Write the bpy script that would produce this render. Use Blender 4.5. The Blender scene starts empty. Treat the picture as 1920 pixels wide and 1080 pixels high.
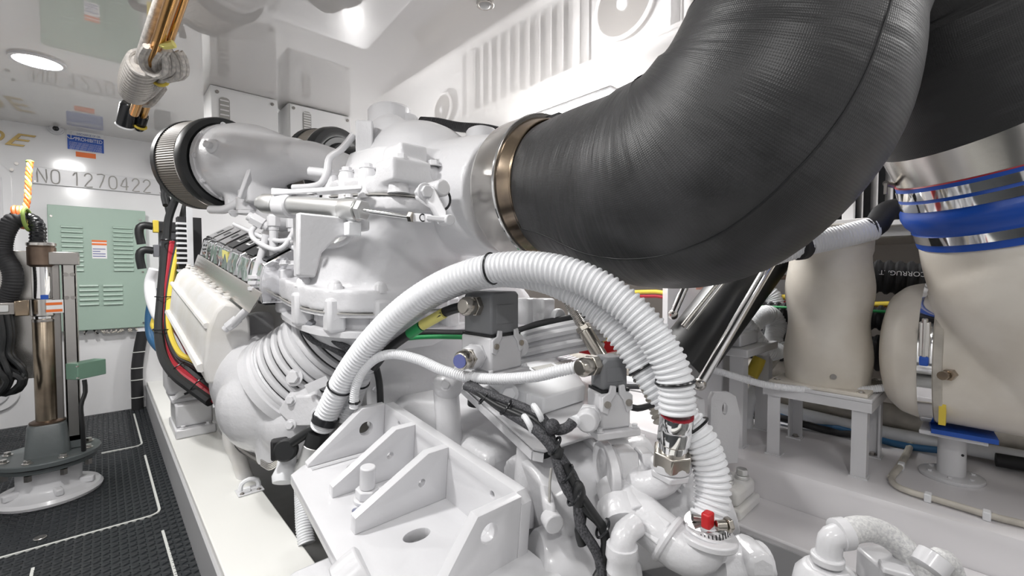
import bpy, bmesh, math, random
from mathutils import Vector as V, Matrix
random.seed(7)
S = bpy.context.scene
COL = S.collection

# ---------------------------------------------------------------- camera
cam = bpy.data.cameras.new('camera'); cam.lens = 15.75; cam.sensor_width = 36; cam.clip_start = .02
camo = bpy.data.objects.new('camera', cam); COL.objects.link(camo)
camo.location = (0, 0, 1.05)
camo.rotation_euler = (math.radians(88), 0, math.radians(-42.4))
S.camera = camo

# ---------------------------------------------------------------- world, lamps, exposure
W = bpy.data.worlds.new('world'); S.world = W; W.use_nodes = True
W.node_tree.nodes['Background'].inputs[0].default_value = (1, 1, 1, 1)
W.node_tree.nodes['Background'].inputs[1].default_value = .3
S.view_settings.view_transform = 'Standard'; S.view_settings.look = 'None'
S.view_settings.gamma = 1; S.view_settings.use_curve_mapping = False
S.view_settings.exposure = 0.74
def area_lamp(name, loc, rot, size, power, col=(1, .985, .97), sy=None):
    l = bpy.data.lights.new(name, 'AREA'); l.energy = power; l.color = col
    l.shape = 'RECTANGLE' if sy else 'DISK'; l.size = size
    if sy: l.size_y = sy
    o = bpy.data.objects.new(name, l); COL.objects.link(o); o.location = loc; o.rotation_euler = rot
    return o
DOWNLIGHTS = [(-.205, 3.13, 13), (-.205, 1.35, 13), (-.205, -.35, 6), (.75, -.8, 1.2), (1.75, -.85, 5), (-1.2, .5, 6), (.42, .72, 1.2), (1.55, 3.5, 10)]  # first one is in view; the rest are added out of sight as fill
for q in DOWNLIGHTS: area_lamp('downlight_lamp', (q[0], q[1], 2.035), (0, 0, 0), .17, q[2])
area_lamp('wall_light_lamp', (1.86, 1.42, 1.862), (0, 0, 0), .3, 14, sy=.5)

# ---------------------------------------------------------------- materials
MATS = {}
def mat(name, col, rough=.5, metal=0, spec=.5, bump=0, bscale=40, var=0, vscale=6, vcol=None, coat=0, emit=0, ior=None):
    m = bpy.data.materials.new(name); m.use_nodes = True; nt = m.node_tree; N = nt.nodes; L = nt.links
    b = N['Principled BSDF']; c = (*col, 1)
    b.inputs['Base Color'].default_value = c; b.inputs['Roughness'].default_value = rough
    b.inputs['Metallic'].default_value = metal; b.inputs['Specular IOR Level'].default_value = spec
    b.inputs['Coat Weight'].default_value = coat; b.inputs['Coat Roughness'].default_value = .06
    if ior: b.inputs['IOR'].default_value = ior
    if emit:
        b.inputs['Emission Color'].default_value = c; b.inputs['Emission Strength'].default_value = emit
    tc = N.new('ShaderNodeTexCoord')
    if var:
        n = N.new('ShaderNodeTexNoise'); n.inputs['Scale'].default_value = vscale; n.inputs['Detail'].default_value = 5
        L.new(tc.outputs['Object'], n.inputs['Vector'])
        r = N.new('ShaderNodeValToRGB'); v = vcol or tuple(x * .7 for x in col)
        r.color_ramp.elements[0].position = .45 - .25 * var; r.color_ramp.elements[0].color = (*v, 1)
        r.color_ramp.elements[1].position = .62; r.color_ramp.elements[1].color = c
        L.new(n.outputs['Fac'], r.inputs['Fac']); L.new(r.outputs['Color'], b.inputs['Base Color'])
    if bump:
        n = N.new('ShaderNodeTexNoise'); n.inputs['Scale'].default_value = bscale; n.inputs['Detail'].default_value = 3
        L.new(tc.outputs['Object'], n.inputs['Vector'])
        bp = N.new('ShaderNodeBump'); bp.inputs['Strength'].default_value = bump; bp.inputs['Distance'].default_value = .002
        L.new(n.outputs['Fac'], bp.inputs['Height']); L.new(bp.outputs['Normal'], b.inputs['Normal'])
    MATS[name] = m
    return m
mat('white_paint', (.675, .675, .692), .28, bump=.25, bscale=60, coat=.3)
mat('white_cast', (.675, .675, .692), .3, bump=.5, bscale=90, coat=.3)
mat('white_dirty', (.74, .735, .73), .4, bump=.4, bscale=60, var=.25, vscale=5, vcol=(.67, .65, .61))
mat('white_box', (.88, .88, .88), .35)
mat('white_wall', (.82, .82, .83), .12, spec=.5, bump=.05, bscale=3)
mat('ceiling_gloss', (.70, .685, .67), .03, spec=1, ior=2.0)
mat('white_plastic', (.82, .83, .85), .38)
mat('white_beam', (.80, .80, .765), .3, bump=.1, bscale=20)
mat('white_deck', (.70, .685, .70), .16, coat=.3)
mat('grey_bilge', (.20, .20, .195), .5, var=.4, vscale=4)
mat('girder_grey', (.44, .44, .45), .4)
mat('cream', (.78, .735, .66), .4, bump=.2, bscale=25, var=.2, vscale=7, vcol=(.70, .65, .57))
mat('dark_rubber_floor', (.013, .016, .019), .42, bump=.2, bscale=150)
mat('seam_white', (.62, .63, .60), .5)
mat('black_rubber', (.012, .013, .014), .45)
mat('black_gloss', (.012, .013, .015), .25)
mat('black_matte', (.018, .018, .02), .65)
mat('black_braid', (.02, .021, .024), .55, bump=1, bscale=350, var=.5, vscale=280, vcol=(.1, .1, .11))
mat('grey_hood', (.20, .205, .215), .45, bump=.15, bscale=200)
mat('grey_plastic', (.16, .165, .18), .5)
mat('dark_grey_paint', (.105, .12, .122), .38, bump=.2, bscale=60)
mat('green_panel', (.36, .475, .405), .4, bump=.15, bscale=120)
mat('green_box', (.19, .33, .25), .45)
mat('steel', (.62, .60, .57), .24, 1, bump=.08, bscale=30)
mat('steel_dark', (.40, .38, .36), .3, 1, bump=.15, bscale=40)
mat('chrome', (.82, .82, .82), .07, 1)
mat('foil', (.80, .80, .82), .12, 1, bump=.9, bscale=18)
mat('alu', (.74, .745, .735), .42, 1)
mat('brass_steel', (.42, .33, .23), .2, 1, var=.6, vscale=6, vcol=(.16, .13, .11))
mat('pole_metal', (.33, .275, .21), .28, 1, var=.6, vscale=9, vcol=(.20, .16, .12))
mat('rust_metal', (.20, .145, .11), .45, .8, var=.6, vscale=14)
mat('copper', (.72, .40, .14), .2, 1)
mat('nickel', (.50, .47, .42), .25, 1)
mat('gold', (.50, .36, .14), .45, .5)
mat('blue_silicone', (.010, .075, .42), .3, bump=.2, bscale=20)
mat('blue_sticker', (.015, .09, .46), .4)
mat('orange', (.85, .18, .03), .5)
mat('red', (.55, .012, .015), .35)
mat('crimson', (.36, .015, .03), .5)
mat('yellow', (.68, .52, .06), .5)
mat('label_yellow', (.72, .66, .20), .5)
mat('green', (.02, .30, .09), .45)
mat('blue_hose', (.02, .10, .22), .5)
mat('sticker_white', (.85, .85, .86), .4)
mat('ink', (.03, .03, .035), .6)
mat('ink_blue', (.12, .14, .35), .6)
mat('groove_grey', (.40, .39, .37), .6)
mat('rope_grey', (.56, .53, .49), .8, bump=.8, bscale=220, var=.5, vscale=60, vcol=(.36, .34, .33))
mat('rope_green', (.25, .35, .08), .8)
mat('hose_beige', (.66, .62, .55), .5, var=.3, vscale=12)
mat('braid_white', (.70, .70, .69), .55, bump=.8, bscale=260, var=.4, vscale=180, vcol=(.52, .52, .53))
mat('mesh_metal', (.15, .135, .115), .6)
mat('louver_white', (.80, .79, .79), .4)
mat('louver_dark', (.10, .105, .11), .6)
mat('fan_dark', (.17, .16, .15), .5)
mat('lamp_glow', (1, .99, .97), .5, emit=7)
mat('lens', (.55, .55, .55), .1, spec=.8)
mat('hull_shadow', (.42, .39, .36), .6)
mat('pink_sticker', (.75, .42, .34), .5)

def hose_material():
    m = bpy.data.materials.new('woven_rubber'); m.use_nodes = True; nt = m.node_tree; N = nt.nodes; L = nt.links
    b = N['Principled BSDF']; b.inputs['Base Color'].default_value = (.014, .015, .016, 1)
    b.inputs['Roughness'].default_value = .42; b.inputs['Specular IOR Level'].default_value = .55
    at = N.new('ShaderNodeAttribute'); at.attribute_name = 'tube_uv'
    mp = N.new('ShaderNodeMapping'); mp.inputs['Scale'].default_value = (1, 1, 1)
    L.new(at.outputs['Vector'], mp.inputs['Vector'])
    def wave(ax, sc):
        w = N.new('ShaderNodeTexWave'); w.bands_direction = ax; w.inputs['Scale'].default_value = sc
        L.new(mp.outputs['Vector'], w.inputs['Vector']); return w.outputs['Fac']
    mul = N.new('ShaderNodeMath'); mul.operation = 'MULTIPLY'
    L.new(wave('X', 90), mul.inputs[0]); L.new(wave('Y', 90), mul.inputs[1])
    tc = N.new('ShaderNodeTexCoord')
    n1 = N.new('ShaderNodeTexNoise'); n1.inputs['Scale'].default_value = 1; n1.inputs['Detail'].default_value = 3
    mp2 = N.new('ShaderNodeMapping'); mp2.inputs['Scale'].default_value = (3.5, 22, 3.5)
    L.new(at.outputs['Vector'], mp2.inputs['Vector']); L.new(mp2.outputs['Vector'], n1.inputs['Vector'])
    b1 = N.new('ShaderNodeBump'); b1.inputs['Strength'].default_value = .35; b1.inputs['Distance'].default_value = .02
    L.new(n1.outputs['Fac'], b1.inputs['Height'])
    b2 = N.new('ShaderNodeBump'); b2.inputs['Strength'].default_value = .25; b2.inputs['Distance'].default_value = .0012
    L.new(mul.outputs[0], b2.inputs['Height']); L.new(b1.outputs['Normal'], b2.inputs['Normal'])
    L.new(b2.outputs['Normal'], b.inputs['Normal'])
    n3 = N.new('ShaderNodeTexNoise'); n3.inputs['Scale'].default_value = 5; n3.inputs['Detail'].default_value = 6
    L.new(tc.outputs['Object'], n3.inputs['Vector'])
    r = N.new('ShaderNodeValToRGB'); r.color_ramp.elements[0].position = .5; r.color_ramp.elements[0].color = (.020, .0205, .0215, 1)
    r.color_ramp.elements[1].position = .8; r.color_ramp.elements[1].color = (.065, .065, .068, 1)
    L.new(n3.outputs['Fac'], r.inputs['Fac']); L.new(r.outputs['Color'], b.inputs['Base Color'])
    MATS['woven_rubber'] = m
hose_material()

# ---------------------------------------------------------------- mesh helpers
def frame(axis, ref=(0, 0, 1)):
    a = V(axis).normalized(); r = V(ref)
    if abs(a.dot(r.normalized())) > .97: r = V((1, 0, 0)) if abs(a.x) < .9 else V((0, 1, 0))
    x = r.cross(a).normalized(); y = a.cross(x).normalized()
    return x, y, a
def spline(pts, step=.02, rad=None):
    P = [V(p) for p in pts]; n = len(P)
    R = rad if isinstance(rad, (list, tuple)) else [rad] * n
    if n == 2:
        return [P[0], P[1]], [R[0], R[1]]
    out, ro = [], []
    for i in range(n - 1):
        p0 = P[i - 1] if i else P[0] * 2 - P[1]; p1 = P[i]; p2 = P[i + 1]; p3 = P[i + 2] if i + 2 < n else P[-1] * 2 - P[-2]
        k = max(2, int((p2 - p1).length / step))
        for j in range(k):
            t = j / k
            out.append(.5 * ((2 * p1) + (p2 - p0) * t + (2 * p0 - 5 * p1 + 4 * p2 - p3) * t * t + (3 * p1 - p0 - 3 * p2 + p3) * t ** 3))
            ro.append(None if rad is None else R[i] + (R[i + 1] - R[i]) * t)
    out.append(P[-1]); ro.append(R[-1])
    return out, ro
def transport(P, ref=None):
    T = []
    for i in range(len(P)):
        d = P[min(i + 1, len(P) - 1)] - P[max(i - 1, 0)]
        T.append(d.normalized() if d.length > 1e-9 else V((0, 0, 1)))
    x = frame(T[0], ref or (0, 0, 1))[0]
    F = []
    for t in T:
        x = (x - t * x.dot(t))
        x = x.normalized() if x.length > 1e-6 else frame(t)[0]
        F.append((x, t.cross(x), t))
    return F
def resample(P, step):
    L = [0]
    for a, b in zip(P, P[1:]): L.append(L[-1] + (b - a).length)
    n = max(2, int(L[-1] / step)); out = []; j = 0
    for i in range(n + 1):
        s = L[-1] * i / n
        while j < len(P) - 2 and L[j + 1] < s: j += 1
        t = (s - L[j]) / max(1e-9, L[j + 1] - L[j]); out.append(P[j].lerp(P[j + 1], min(1, max(0, t))))
    return out
class MB:
    def __init__(s): s.v = []; s.f = []; s.uv = None
    def add(s, vs, fs):
        o = len(s.v); s.v += [V(p) for p in vs]; s.f += [tuple(i + o for i in f) for f in fs]; return s
    def rings(s, rings, closed=False, caps=True):
        n = len(rings[0]); o = len(s.v); m = len(rings)
        for r in rings: s.v += [V(p) for p in r]
        for i in range(m if closed else m - 1):
            a = o + i * n; b = o + ((i + 1) % m) * n
            for j in range(n):
                k = (j + 1) % n; s.f.append((a + j, a + k, b + k, b + j))
        if caps and not closed:
            s.f.append(tuple(o + j for j in range(n))[::-1]); s.f.append(tuple(o + (m - 1) * n + j for j in range(n)))
        return s
    def tube(s, pts, r, n=12, step=.02, caps=True, uv=False, ref=None, flat=1):
        P, R = spline(pts, step, r); F = transport(P, ref); rg = []; L = 0; uvs = []
        for i, (p, q) in enumerate(zip(P, F)):
            if i: L += (p - P[i - 1]).length
            rg.append([p + (q[0] * math.cos(2 * math.pi * j / n) * flat + q[1] * math.sin(2 * math.pi * j / n)) * R[i] for j in range(n)])
            uvs += [(abs(j / n - .5) * 2 * math.pi * R[0], L, 0) for j in range(n)]
        if uv: s.uv = (s.uv or [(0, 0, 0)] * len(s.v)) + uvs
        return s.rings(rg, caps=caps)
    def corr(s, pts, r, pitch=.008, depth=.003, n=18, caps=True):
        P, _ = spline(pts, .01, None); P = resample(P, pitch / 4); F = transport(P); rg = []
        for i, (p, q) in enumerate(zip(P, F)):
            k = i % 4; rr = r if k in (1, 2) else r - depth
            rg.append([p + (q[0] * math.cos(2 * math.pi * j / n) + q[1] * math.sin(2 * math.pi * j / n)) * rr for j in range(n)])
        return s.rings(rg, caps=caps)
    def lathe(s, prof, o, axis=(0, 0, 1), n=28, ref=(0, 0, 1), caps=True, arc=None):
        x, y, a = frame(axis, ref); o = V(o)
        rg = [[o + a * h + (x * math.cos(2 * math.pi * j / n) + y * math.sin(2 * math.pi * j / n)) * max(r, 1e-4) for j in range(n)] for r, h in prof]
        return s.rings(rg, caps=caps)
    def cyl(s, a, b, r, n=20, r2=None):
        a = V(a); b = V(b); return s.lathe([(r, 0), (r if r2 is None else r2, (b - a).length)], a, b - a, n)
    def hexa(s, a, b, r): return s.cyl(a, b, r, 6)
    def ring(s, o, axis, ro, ri, h, n=36):
        return s.add(*ring_geo(o, axis, ro, ri, h, n))
    def torus(s, o, axis, R, r, n=36, m=10):
        x, y, a = frame(axis); o = V(o)
        rg = []
        for i in range(n):
            t = 2 * math.pi * i / n; d = x * math.cos(t) + y * math.sin(t)
            rg.append([o + d * (R + r * math.cos(2 * math.pi * j / m)) + a * r * math.sin(2 * math.pi * j / m) for j in range(m)])
        return s.rings(rg, closed=True)
    def sphere(s, o, r, n=16, m=10, sc=(1, 1, 1), ax=None):
        o = V(o); X, Y, Z = ax or (V((1, 0, 0)), V((0, 1, 0)), V((0, 0, 1))); rg = []
        for i in range(m + 1):
            t = math.pi * i / m; t = min(max(t, .02), math.pi - .02)
            rg.append([o + (X * math.cos(2 * math.pi * j / n) * math.sin(t) * sc[0] + Y * math.sin(2 * math.pi * j / n) * math.sin(t) * sc[1] - Z * math.cos(t) * sc[2]) * r for j in range(n)])
        return s.rings(rg)
    def obox(s, o, X, Y, Z):
        o, X, Y, Z = V(o), V(X), V(Y), V(Z)
        vs = [o, o + X, o + X + Y, o + Y, o + Z, o + X + Z, o + X + Y + Z, o + Y + Z]
        fs = [(0, 3, 2, 1), (4, 5, 6, 7), (0, 1, 5, 4), (1, 2, 6, 5), (2, 3, 7, 6), (3, 0, 4, 7)]
        if X.cross(Y).dot(Z) < 0: fs = [f[::-1] for f in fs]
        return s.add(vs, fs)
    def box(s, lo, hi):
        lo, hi = V(lo), V(hi); d = hi - lo
        return s.obox(lo, (d.x, 0, 0), (0, d.y, 0), (0, 0, d.z))
    def bar(s, a, b, w, h, ref=(0, 0, 1)):
        a, b = V(a), V(b); x, y, t = frame(b - a, ref)
        return s.obox(a - x * w / 2 - y * h / 2, x * w, y * h, b - a)
    def prism(s, poly, vec):
        P = [V(p) for p in poly]; v = V(vec); n = len(P)
        nrm = V((0, 0, 0))
        for i in range(n): nrm += P[i].cross(P[(i + 1) % n])
        if nrm.dot(v) < 0: P = P[::-1]
        fs = [tuple(range(n))[::-1], tuple(range(n, 2 * n))] + [(i, (i + 1) % n, n + (i + 1) % n, n + i) for i in range(n)]
        return s.add(P + [p + v for p in P], fs)
    def plate(s, o, X, Y, th, outline, holes=()):
        vs, fs = plate_geo(outline, holes, th); o, X, Y = V(o), V(X).normalized(), V(Y).normalized(); Z = X.cross(Y)
        return s.add([o + X * p[0] + Y * p[1] + Z * p[2] for p in vs], fs)
    def build(s, name, m, parent=None, label=None, cat=None, group=None, kind=None, bevel=0, remesh=0, smooth=10, angle=38, seg=2):
        zs = [p.z for p in s.v]; lo = V((min(p.x for p in s.v), min(p.y for p in s.v), min(zs))); hi = V((max(p.x for p in s.v), max(p.y for p in s.v), max(zs)))
        base = V(((lo.x + hi.x) / 2, (lo.y + hi.y) / 2, lo.z))
        me = bpy.data.meshes.new(name); me.from_pydata([p - base for p in s.v], [], s.f); me.update()
        if s.uv and len(s.uv) == len(s.v):
            at = me.attributes.new('tube_uv', 'FLOAT_VECTOR', 'POINT'); at.data.foreach_set('vector', [c for u in s.uv for c in u])
        me.shade_smooth()
        if not remesh: me.set_sharp_from_angle(angle=math.radians(angle))
        me.materials.append(MATS[m])
        o = bpy.data.objects.new(name, me); COL.objects.link(o); o.location = base
        if parent: attach(o, parent)
        if bevel:
            md = o.modifiers.new('bevel', 'BEVEL'); md.width = bevel; md.segments = seg; md.limit_method = 'ANGLE'; md.angle_limit = math.radians(40)
        if remesh:
            md = o.modifiers.new('remesh', 'REMESH'); md.mode = 'VOXEL'; md.voxel_size = remesh; md.use_smooth_shade = True
            md = o.modifiers.new('smooth', 'SMOOTH'); md.factor = .5; md.iterations = smooth
        return tag(o, label, cat, group, kind)
def ring_geo(o, axis, ro, ri, h, n=36):
    x, y, a = frame(axis); o = V(o); prof = [(ri, 0), (ro, 0), (ro, h), (ri, h)]
    vs = [o + a * q[1] + (x * math.cos(2 * math.pi * j / n) + y * math.sin(2 * math.pi * j / n)) * q[0] for q in prof for j in range(n)]
    fs = []
    for i in range(4):
        for j in range(n):
            k = (j + 1) % n; b = (i + 1) % 4; fs.append((i * n + j, i * n + k, b * n + k, b * n + j))
    return vs, [f[::-1] for f in fs][::1] if False else fs
def plate_geo(outline, holes, th, bev=.0025):
    cu = bpy.data.curves.new('plate', 'CURVE'); cu.dimensions = '2D'; cu.fill_mode = 'BOTH'; cu.extrude = th / 2 - bev; cu.bevel_depth = bev; cu.bevel_resolution = 1; cu.offset = -bev
    for pl in [outline] + [[(c[0] + c[2] * math.cos(2 * math.pi * j / 20), c[1] + (c[3] if len(c) > 3 else c[2]) * math.sin(2 * math.pi * j / 20)) for j in range(20)] for c in holes]:
        sp = cu.splines.new('POLY'); sp.points.add(len(pl) - 1)
        for p, q in zip(sp.points, pl): p.co = (q[0], q[1], 0, 1)
        sp.use_cyclic_u = True
    ob = bpy.data.objects.new('plate', cu); me = bpy.data.meshes.new_from_object(ob)
    bm = bmesh.new(); bm.from_mesh(me); bmesh.ops.remove_doubles(bm, verts=bm.verts, dist=1e-5); bmesh.ops.recalc_face_normals(bm, faces=bm.faces)
    vs = [tuple(p.co) for p in bm.verts]; fs = [tuple(q.index for q in f.verts) for f in bm.faces]
    bm.free(); bpy.data.objects.remove(ob); bpy.data.meshes.remove(me); bpy.data.curves.remove(cu)
    return vs, fs
def tag(o, label=None, cat=None, group=None, kind=None):
    if label: o['label'] = label
    if cat: o['category'] = cat
    if group: o['group'] = group
    if kind: o['kind'] = kind
    return o
def wloc(o):
    p = V((0, 0, 0))
    while o: p = p + o.location; o = o.parent
    return p
def attach(o, parent):
    o.location = o.location - wloc(parent); o.parent = parent
def thing(name, label, cat, loc, group=None):
    o = bpy.data.objects.new(name, None); COL.objects.link(o); o.location = loc; o.empty_display_size = .05
    return tag(o, label, cat, group)
def copy_tree(o, dloc, label=None):
    def rec(a, par):
        b = a.copy(); COL.objects.link(b); b.parent = par
        for ch in list(a.children): rec(ch, b)
        return b
    r = rec(o, o.parent); r.location = o.location + V(dloc)
    if label: r['label'] = label
    return r
def text(name, body, m, o, X, Y, h, parent, th=.0006, align='LEFT', shear=0, sx=1, fit=None):
    cu = bpy.data.curves.new(name, 'FONT'); cu.body = body; cu.size = h / .69; cu.extrude = th / 2; cu.align_x = align; cu.shear = shear
    ob = bpy.data.objects.new(name, cu); me0 = bpy.data.meshes.new_from_object(ob)
    mb = MB(); X, Y = V(X).normalized(), V(Y).normalized(); Z = X.cross(Y); o = V(o)
    if fit: sx = fit / max(p.co.x for p in me0.vertices)
    mb.add([o + X * p.co.x * sx + Y * p.co.y + Z * (p.co.z + th / 2) for p in me0.vertices], [tuple(q.vertices) for q in me0.polygons])
    bpy.data.objects.remove(ob); bpy.data.curves.remove(cu); bpy.data.meshes.remove(me0)
    return mb.build(name, m, parent)
def bolt(parent, o, axis, r=.009, h=.008, m='white_paint', name='bolt', washer=True):
    a = V(axis).normalized(); o = V(o); b = MB()
    if washer: b.cyl(o, o + a * h * .25, r * 1.45, 16)
    b.hexa(o, o + a * h, r); return b.build(name, m, parent, bevel=.001)

# ================================================================ THE ROOM
CZ = 2.06                      # ceiling height
BY = 4.5                       # back wall
b = MB(); b.box((-1.75, -1.6, -.06), (.235, BY, 0)); floor = b.build('floor', 'dark_rubber_floor', kind='structure')
b = MB(); b.box((.235, -1.6, -.16), (1.65, BY, -.1)); b.build('floor', 'grey_bilge', kind='structure', label='grey painted bilge under the engine')
b = MB(); b.box((-1.75, -1.6, CZ), (2.35, BY + .05, CZ + .05)); b.build('ceiling', 'ceiling_gloss', kind='structure')
b = MB(); b.box((-1.75, BY, -.06), (3.0, BY + .08, CZ)); b.build('wall_back', 'white_wall', kind='structure')
b = MB(); b.box((-1.83, -1.6, -.06), (-1.75, BY, CZ)); b.build('wall_left', 'white_wall', kind='structure')
b = MB(); b.box((-1.83, -1.68, -.06), (3.0, -1.6, CZ)); b.build('wall_front', 'white_wall', kind='structure')
# right side: louvred upper wall, open pocket below it, hull behind, raised deck
wr = MB()
wr.box((2.25, -1.6, 1.79), (2.35, BY, CZ)); wr.box((2.25, -1.6, 1.19), (2.35, BY, 1.25))
wr.box((2.25, 1.22, 1.25), (2.35, 1.74, 1.79)); wr.box((2.25, 3.08, 1.25), (2.35, BY, 1.79))
wr.box((2.25, -1.6, 1.25), (2.35, -.6, 1.79))
wall_right = wr.build('wall_right', 'white_wall', kind='structure')
b = MB(); b.box((2.40, -.6, 1.25), (2.43, 3.1, 1.79)); b.build('louver_backing', 'louver_dark', wall_right)
b = MB(); b.box((2.19, -1.6, 1.225), (2.26, BY, 1.262)); b.build('trim_1', 'louver_white', kind='structure', bevel=.004)
b = MB(); b.box((2.225, -1.6, 1.775), (2.26, BY, 1.80)); b.build('trim_2', 'louver_white', kind='structure', bevel=.004)
def slats(y, y1, step, X, Y):
    b = MB(); b.obox((2.266, y, 1.25), X, Y, (0, 0, .54)); first = b.build('slat', 'louver_white', wall_right); y0 = y
    while y + step < y1:
        y += step; c = first.copy(); COL.objects.link(c); c.location.y += y - y0
slats(-.58, 1.2, .046, (.1, .035, 0), (-.0014, .004, 0))
slats(1.78, 3.04, .105, (.05, .098, 0), (.005, -.003, 0))
for y in [-.35, -.08, .235, .43, .62, .86, 1.12, 1.86, 2.98]:
    b = MB(); b.box((2.235, y - .02, 1.25), (2.262, y + .02, 1.79)); b.build('mullion', 'louver_white', wall_right, bevel=.003)
for fy, fz, fr in [(3.30, 1.66, .13), (1.48, 1.55, .19)]:
    t = thing('duct_fan', 'round grey duct fan %s' % ('mirrored in the ceiling beyond the far end of the slats' if fy > 2 else 'mirrored in the ceiling above the black exhaust hose'), 'fan', (2.2, fy, fz - fr), 'duct fans on the louvred wall')
    b = MB(); b.cyl((2.25, fy, fz), (2.20, fy, fz), fr, 32); b.build('fan_disc', 'fan_dark', t, bevel=.004)
    b = MB(); b.torus((2.2, fy, fz), (1, 0, 0), fr, .012); b.build('rim', 'louver_white', t)
    b = MB(); b.cyl((2.2, fy, fz + .01), (2.18, fy, fz + .01), fr * .18, 20); b.build('hub', 'white_paint', t, bevel=.002)
DZ = .396
b = MB(); b.prism([(1.65, 0, -.1), (1.65, 0, DZ - .03), (1.66, 0, DZ - .008), (1.68, 0, DZ), (2.95, 0, DZ), (2.95, 0, -.1)], (0, BY + 1.6, 0))
for p in b.v: p.y -= 1.6
deck = b.build('trim_3', 'white_deck', kind='structure', label='raised white side deck')
b = MB(); b.box((1.42, -1.6, -.1), (1.65, BY, .28)); b.build('trim_4', 'white_deck', kind='structure', bevel=.006)
b = MB(); b.box((1.415, -1.6, -.1), (1.423, BY, .262)); b.build('trim_5', 'girder_grey', kind='structure')
b = MB(); b.box((1.375, -1.6, .0), (1.412, BY, .10)); b.build('trim_6', 'girder_grey', kind='structure', bevel=.004)
b = MB()
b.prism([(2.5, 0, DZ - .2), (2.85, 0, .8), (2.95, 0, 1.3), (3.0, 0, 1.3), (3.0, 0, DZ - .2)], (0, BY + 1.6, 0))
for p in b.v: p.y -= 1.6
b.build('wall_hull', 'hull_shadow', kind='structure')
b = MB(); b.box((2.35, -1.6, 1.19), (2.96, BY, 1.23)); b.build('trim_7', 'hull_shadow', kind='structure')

# floor hatches: white seams, tread, screws
def seam(pts, w=.008):
    P, _ = spline(pts, .03)
    b = MB(); b.tube(P, w / 2, n=6, step=9, flat=1); 
    for p in b.v: p.z = .0015 + min(.003, max(0, p.z))
    b.build('hatch_seam', 'seam_white', floor)
def rounded(a, corner, c, r=.06):
    a, k, c = V(a), V(corner), V(c); u = (a - k).normalized(); w = (c - k).normalized(); out = [a, k + u * (r + .02)]
    for i in range(7):
        t = i / 6; out.append((k + u * r) * (1 - t) ** 2 + k * 2 * t * (1 - t) + (k + w * r) * t * t)
    return out + [k + w * (r + .02), c]
for pl in [rounded((0.146,4.307,0), (0.153,3.486,0), (-0.03,3.492,0), .05), rounded((0.154,3.282,0), (0.161,2.441,0), (-0.303,2.452,0), .05)]:
    b = MB(); bb = MB()
    for p, q in zip(pl, pl[1:]):
        p, q = V(p), V(q); d = (q - p).normalized(); s_ = V((-d.y, d.x, 0)) * .0046
        b.add([p - s_, p + s_, q + s_, q - s_, p - s_ + V((0, 0, .0062)), p + s_ + V((0, 0, .0062)), q + s_ + V((0, 0, .0062)), q - s_ + V((0, 0, .0062))],
              [(0, 1, 2, 3), (4, 7, 6, 5), (0, 4, 5, 1), (1, 5, 6, 2), (2, 6, 7, 3), (3, 7, 4, 0)])
    b.build('hatch_seam', 'seam_white', floor)
for p, q in [((0.155,2.273,0), (0.162,1.884,0)), ((-0.207,2.293,0), (-0.207,2.134,0)), ((-0.452,3.787,0), (-0.567,3.778,0))]:
    b = MB(); p, q = V(p), V(q); b.bar(p + V((0, 0, .001)), q + V((0, 0, .001)), .009, .006); b.build('hatch_seam', 'seam_white', floor)
p = V((-0.207,2.535,0)); b = MB(); b.cyl(p, p + V((0, 0, .006)), .02, 18); b.build('hatch_screw', 'steel', floor, bevel=.002)
tv, tf = [], []
i = 0; yy = 1.0
while yy < 4.47:
    xx = -.95 + (.0 if i % 2 else .0)
    j = 0
    while xx < .222:
        a = math.radians(28 if (i + 0) % 2 else -28) + random.uniform(-.04, .04)
        ca, sa = math.cos(a), math.sin(a); o = len(tv); l, w, h = .0115, .0042, .0042
        for (u, v, z) in [(-l, -w, 0), (l, -w, 0), (l, w, 0), (-l, w, 0), (-l * .75, -w * .3, h), (l * .75, -w * .3, h), (l * .75, w * .3, h), (-l * .75, w * .3, h)]:
            tv.append((xx + u * ca - v * sa, yy + u * sa + v * ca, z + .0003))
        tf += [tuple(k + o for k in f) for f in [(4, 5, 6, 7), (0, 1, 5, 4), (1, 2, 6, 5), (2, 3, 7, 6), (3, 0, 4, 7)]]
        xx += .026; j += 1
    yy += .0215; i += 1
b = MB(); b.add(tv, tf); b.build('tread', 'dark_rubber_floor', floor, kind='stuff', label='raised tread of the black floor mats', angle=20)

# ceiling downlight in view, the unseen ones added as fill, and the wall light
for k, q in enumerate(DOWNLIGHTS):
    lab = 'round recessed downlight glowing in the glossy ceiling above the aisle' if k == 0 else 'round recessed ceiling downlight added out of sight to light the room, %s' % ['', 'over the middle of the aisle', 'over the near end of the aisle', 'behind the gearbox', 'over the near side deck', 'near the left wall', 'above the welded bracket', 'over the far end of the engine'][k]
    t = thing('ceiling_downlight', lab, 'ceiling light', (q[0], q[1], CZ - .012), 'ceiling downlights')
    b = MB(); b.cyl((q[0], q[1], CZ), (q[0], q[1], CZ - .006), .085, 36); b.build('diffuser', 'lamp_glow', t)
    b = MB(); b.ring((q[0], q[1], CZ - .01), (0, 0, 1), .1, .085, .01); b.build('trim_ring', 'white_paint', t)
t = thing('box_light', 'glowing rectangular light box under the ceiling behind the steel clamp ring', 'ceiling light', (1.9, 1.7, 1.9))
k = V((2.054,1.759,2.06))
b = MB(); b.box((k.x + .01, k.y - .28, 1.90), (k.x + .3, k.y + .33, CZ - .012)); b.build('diffuser', 'lamp_glow', t, bevel=.004)
b = MB(); b.box((k.x, k.y - .3, CZ - .014), (k.x + .32, k.y + .36, CZ - .002)); b.build('housing', 'white_paint', t)
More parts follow.
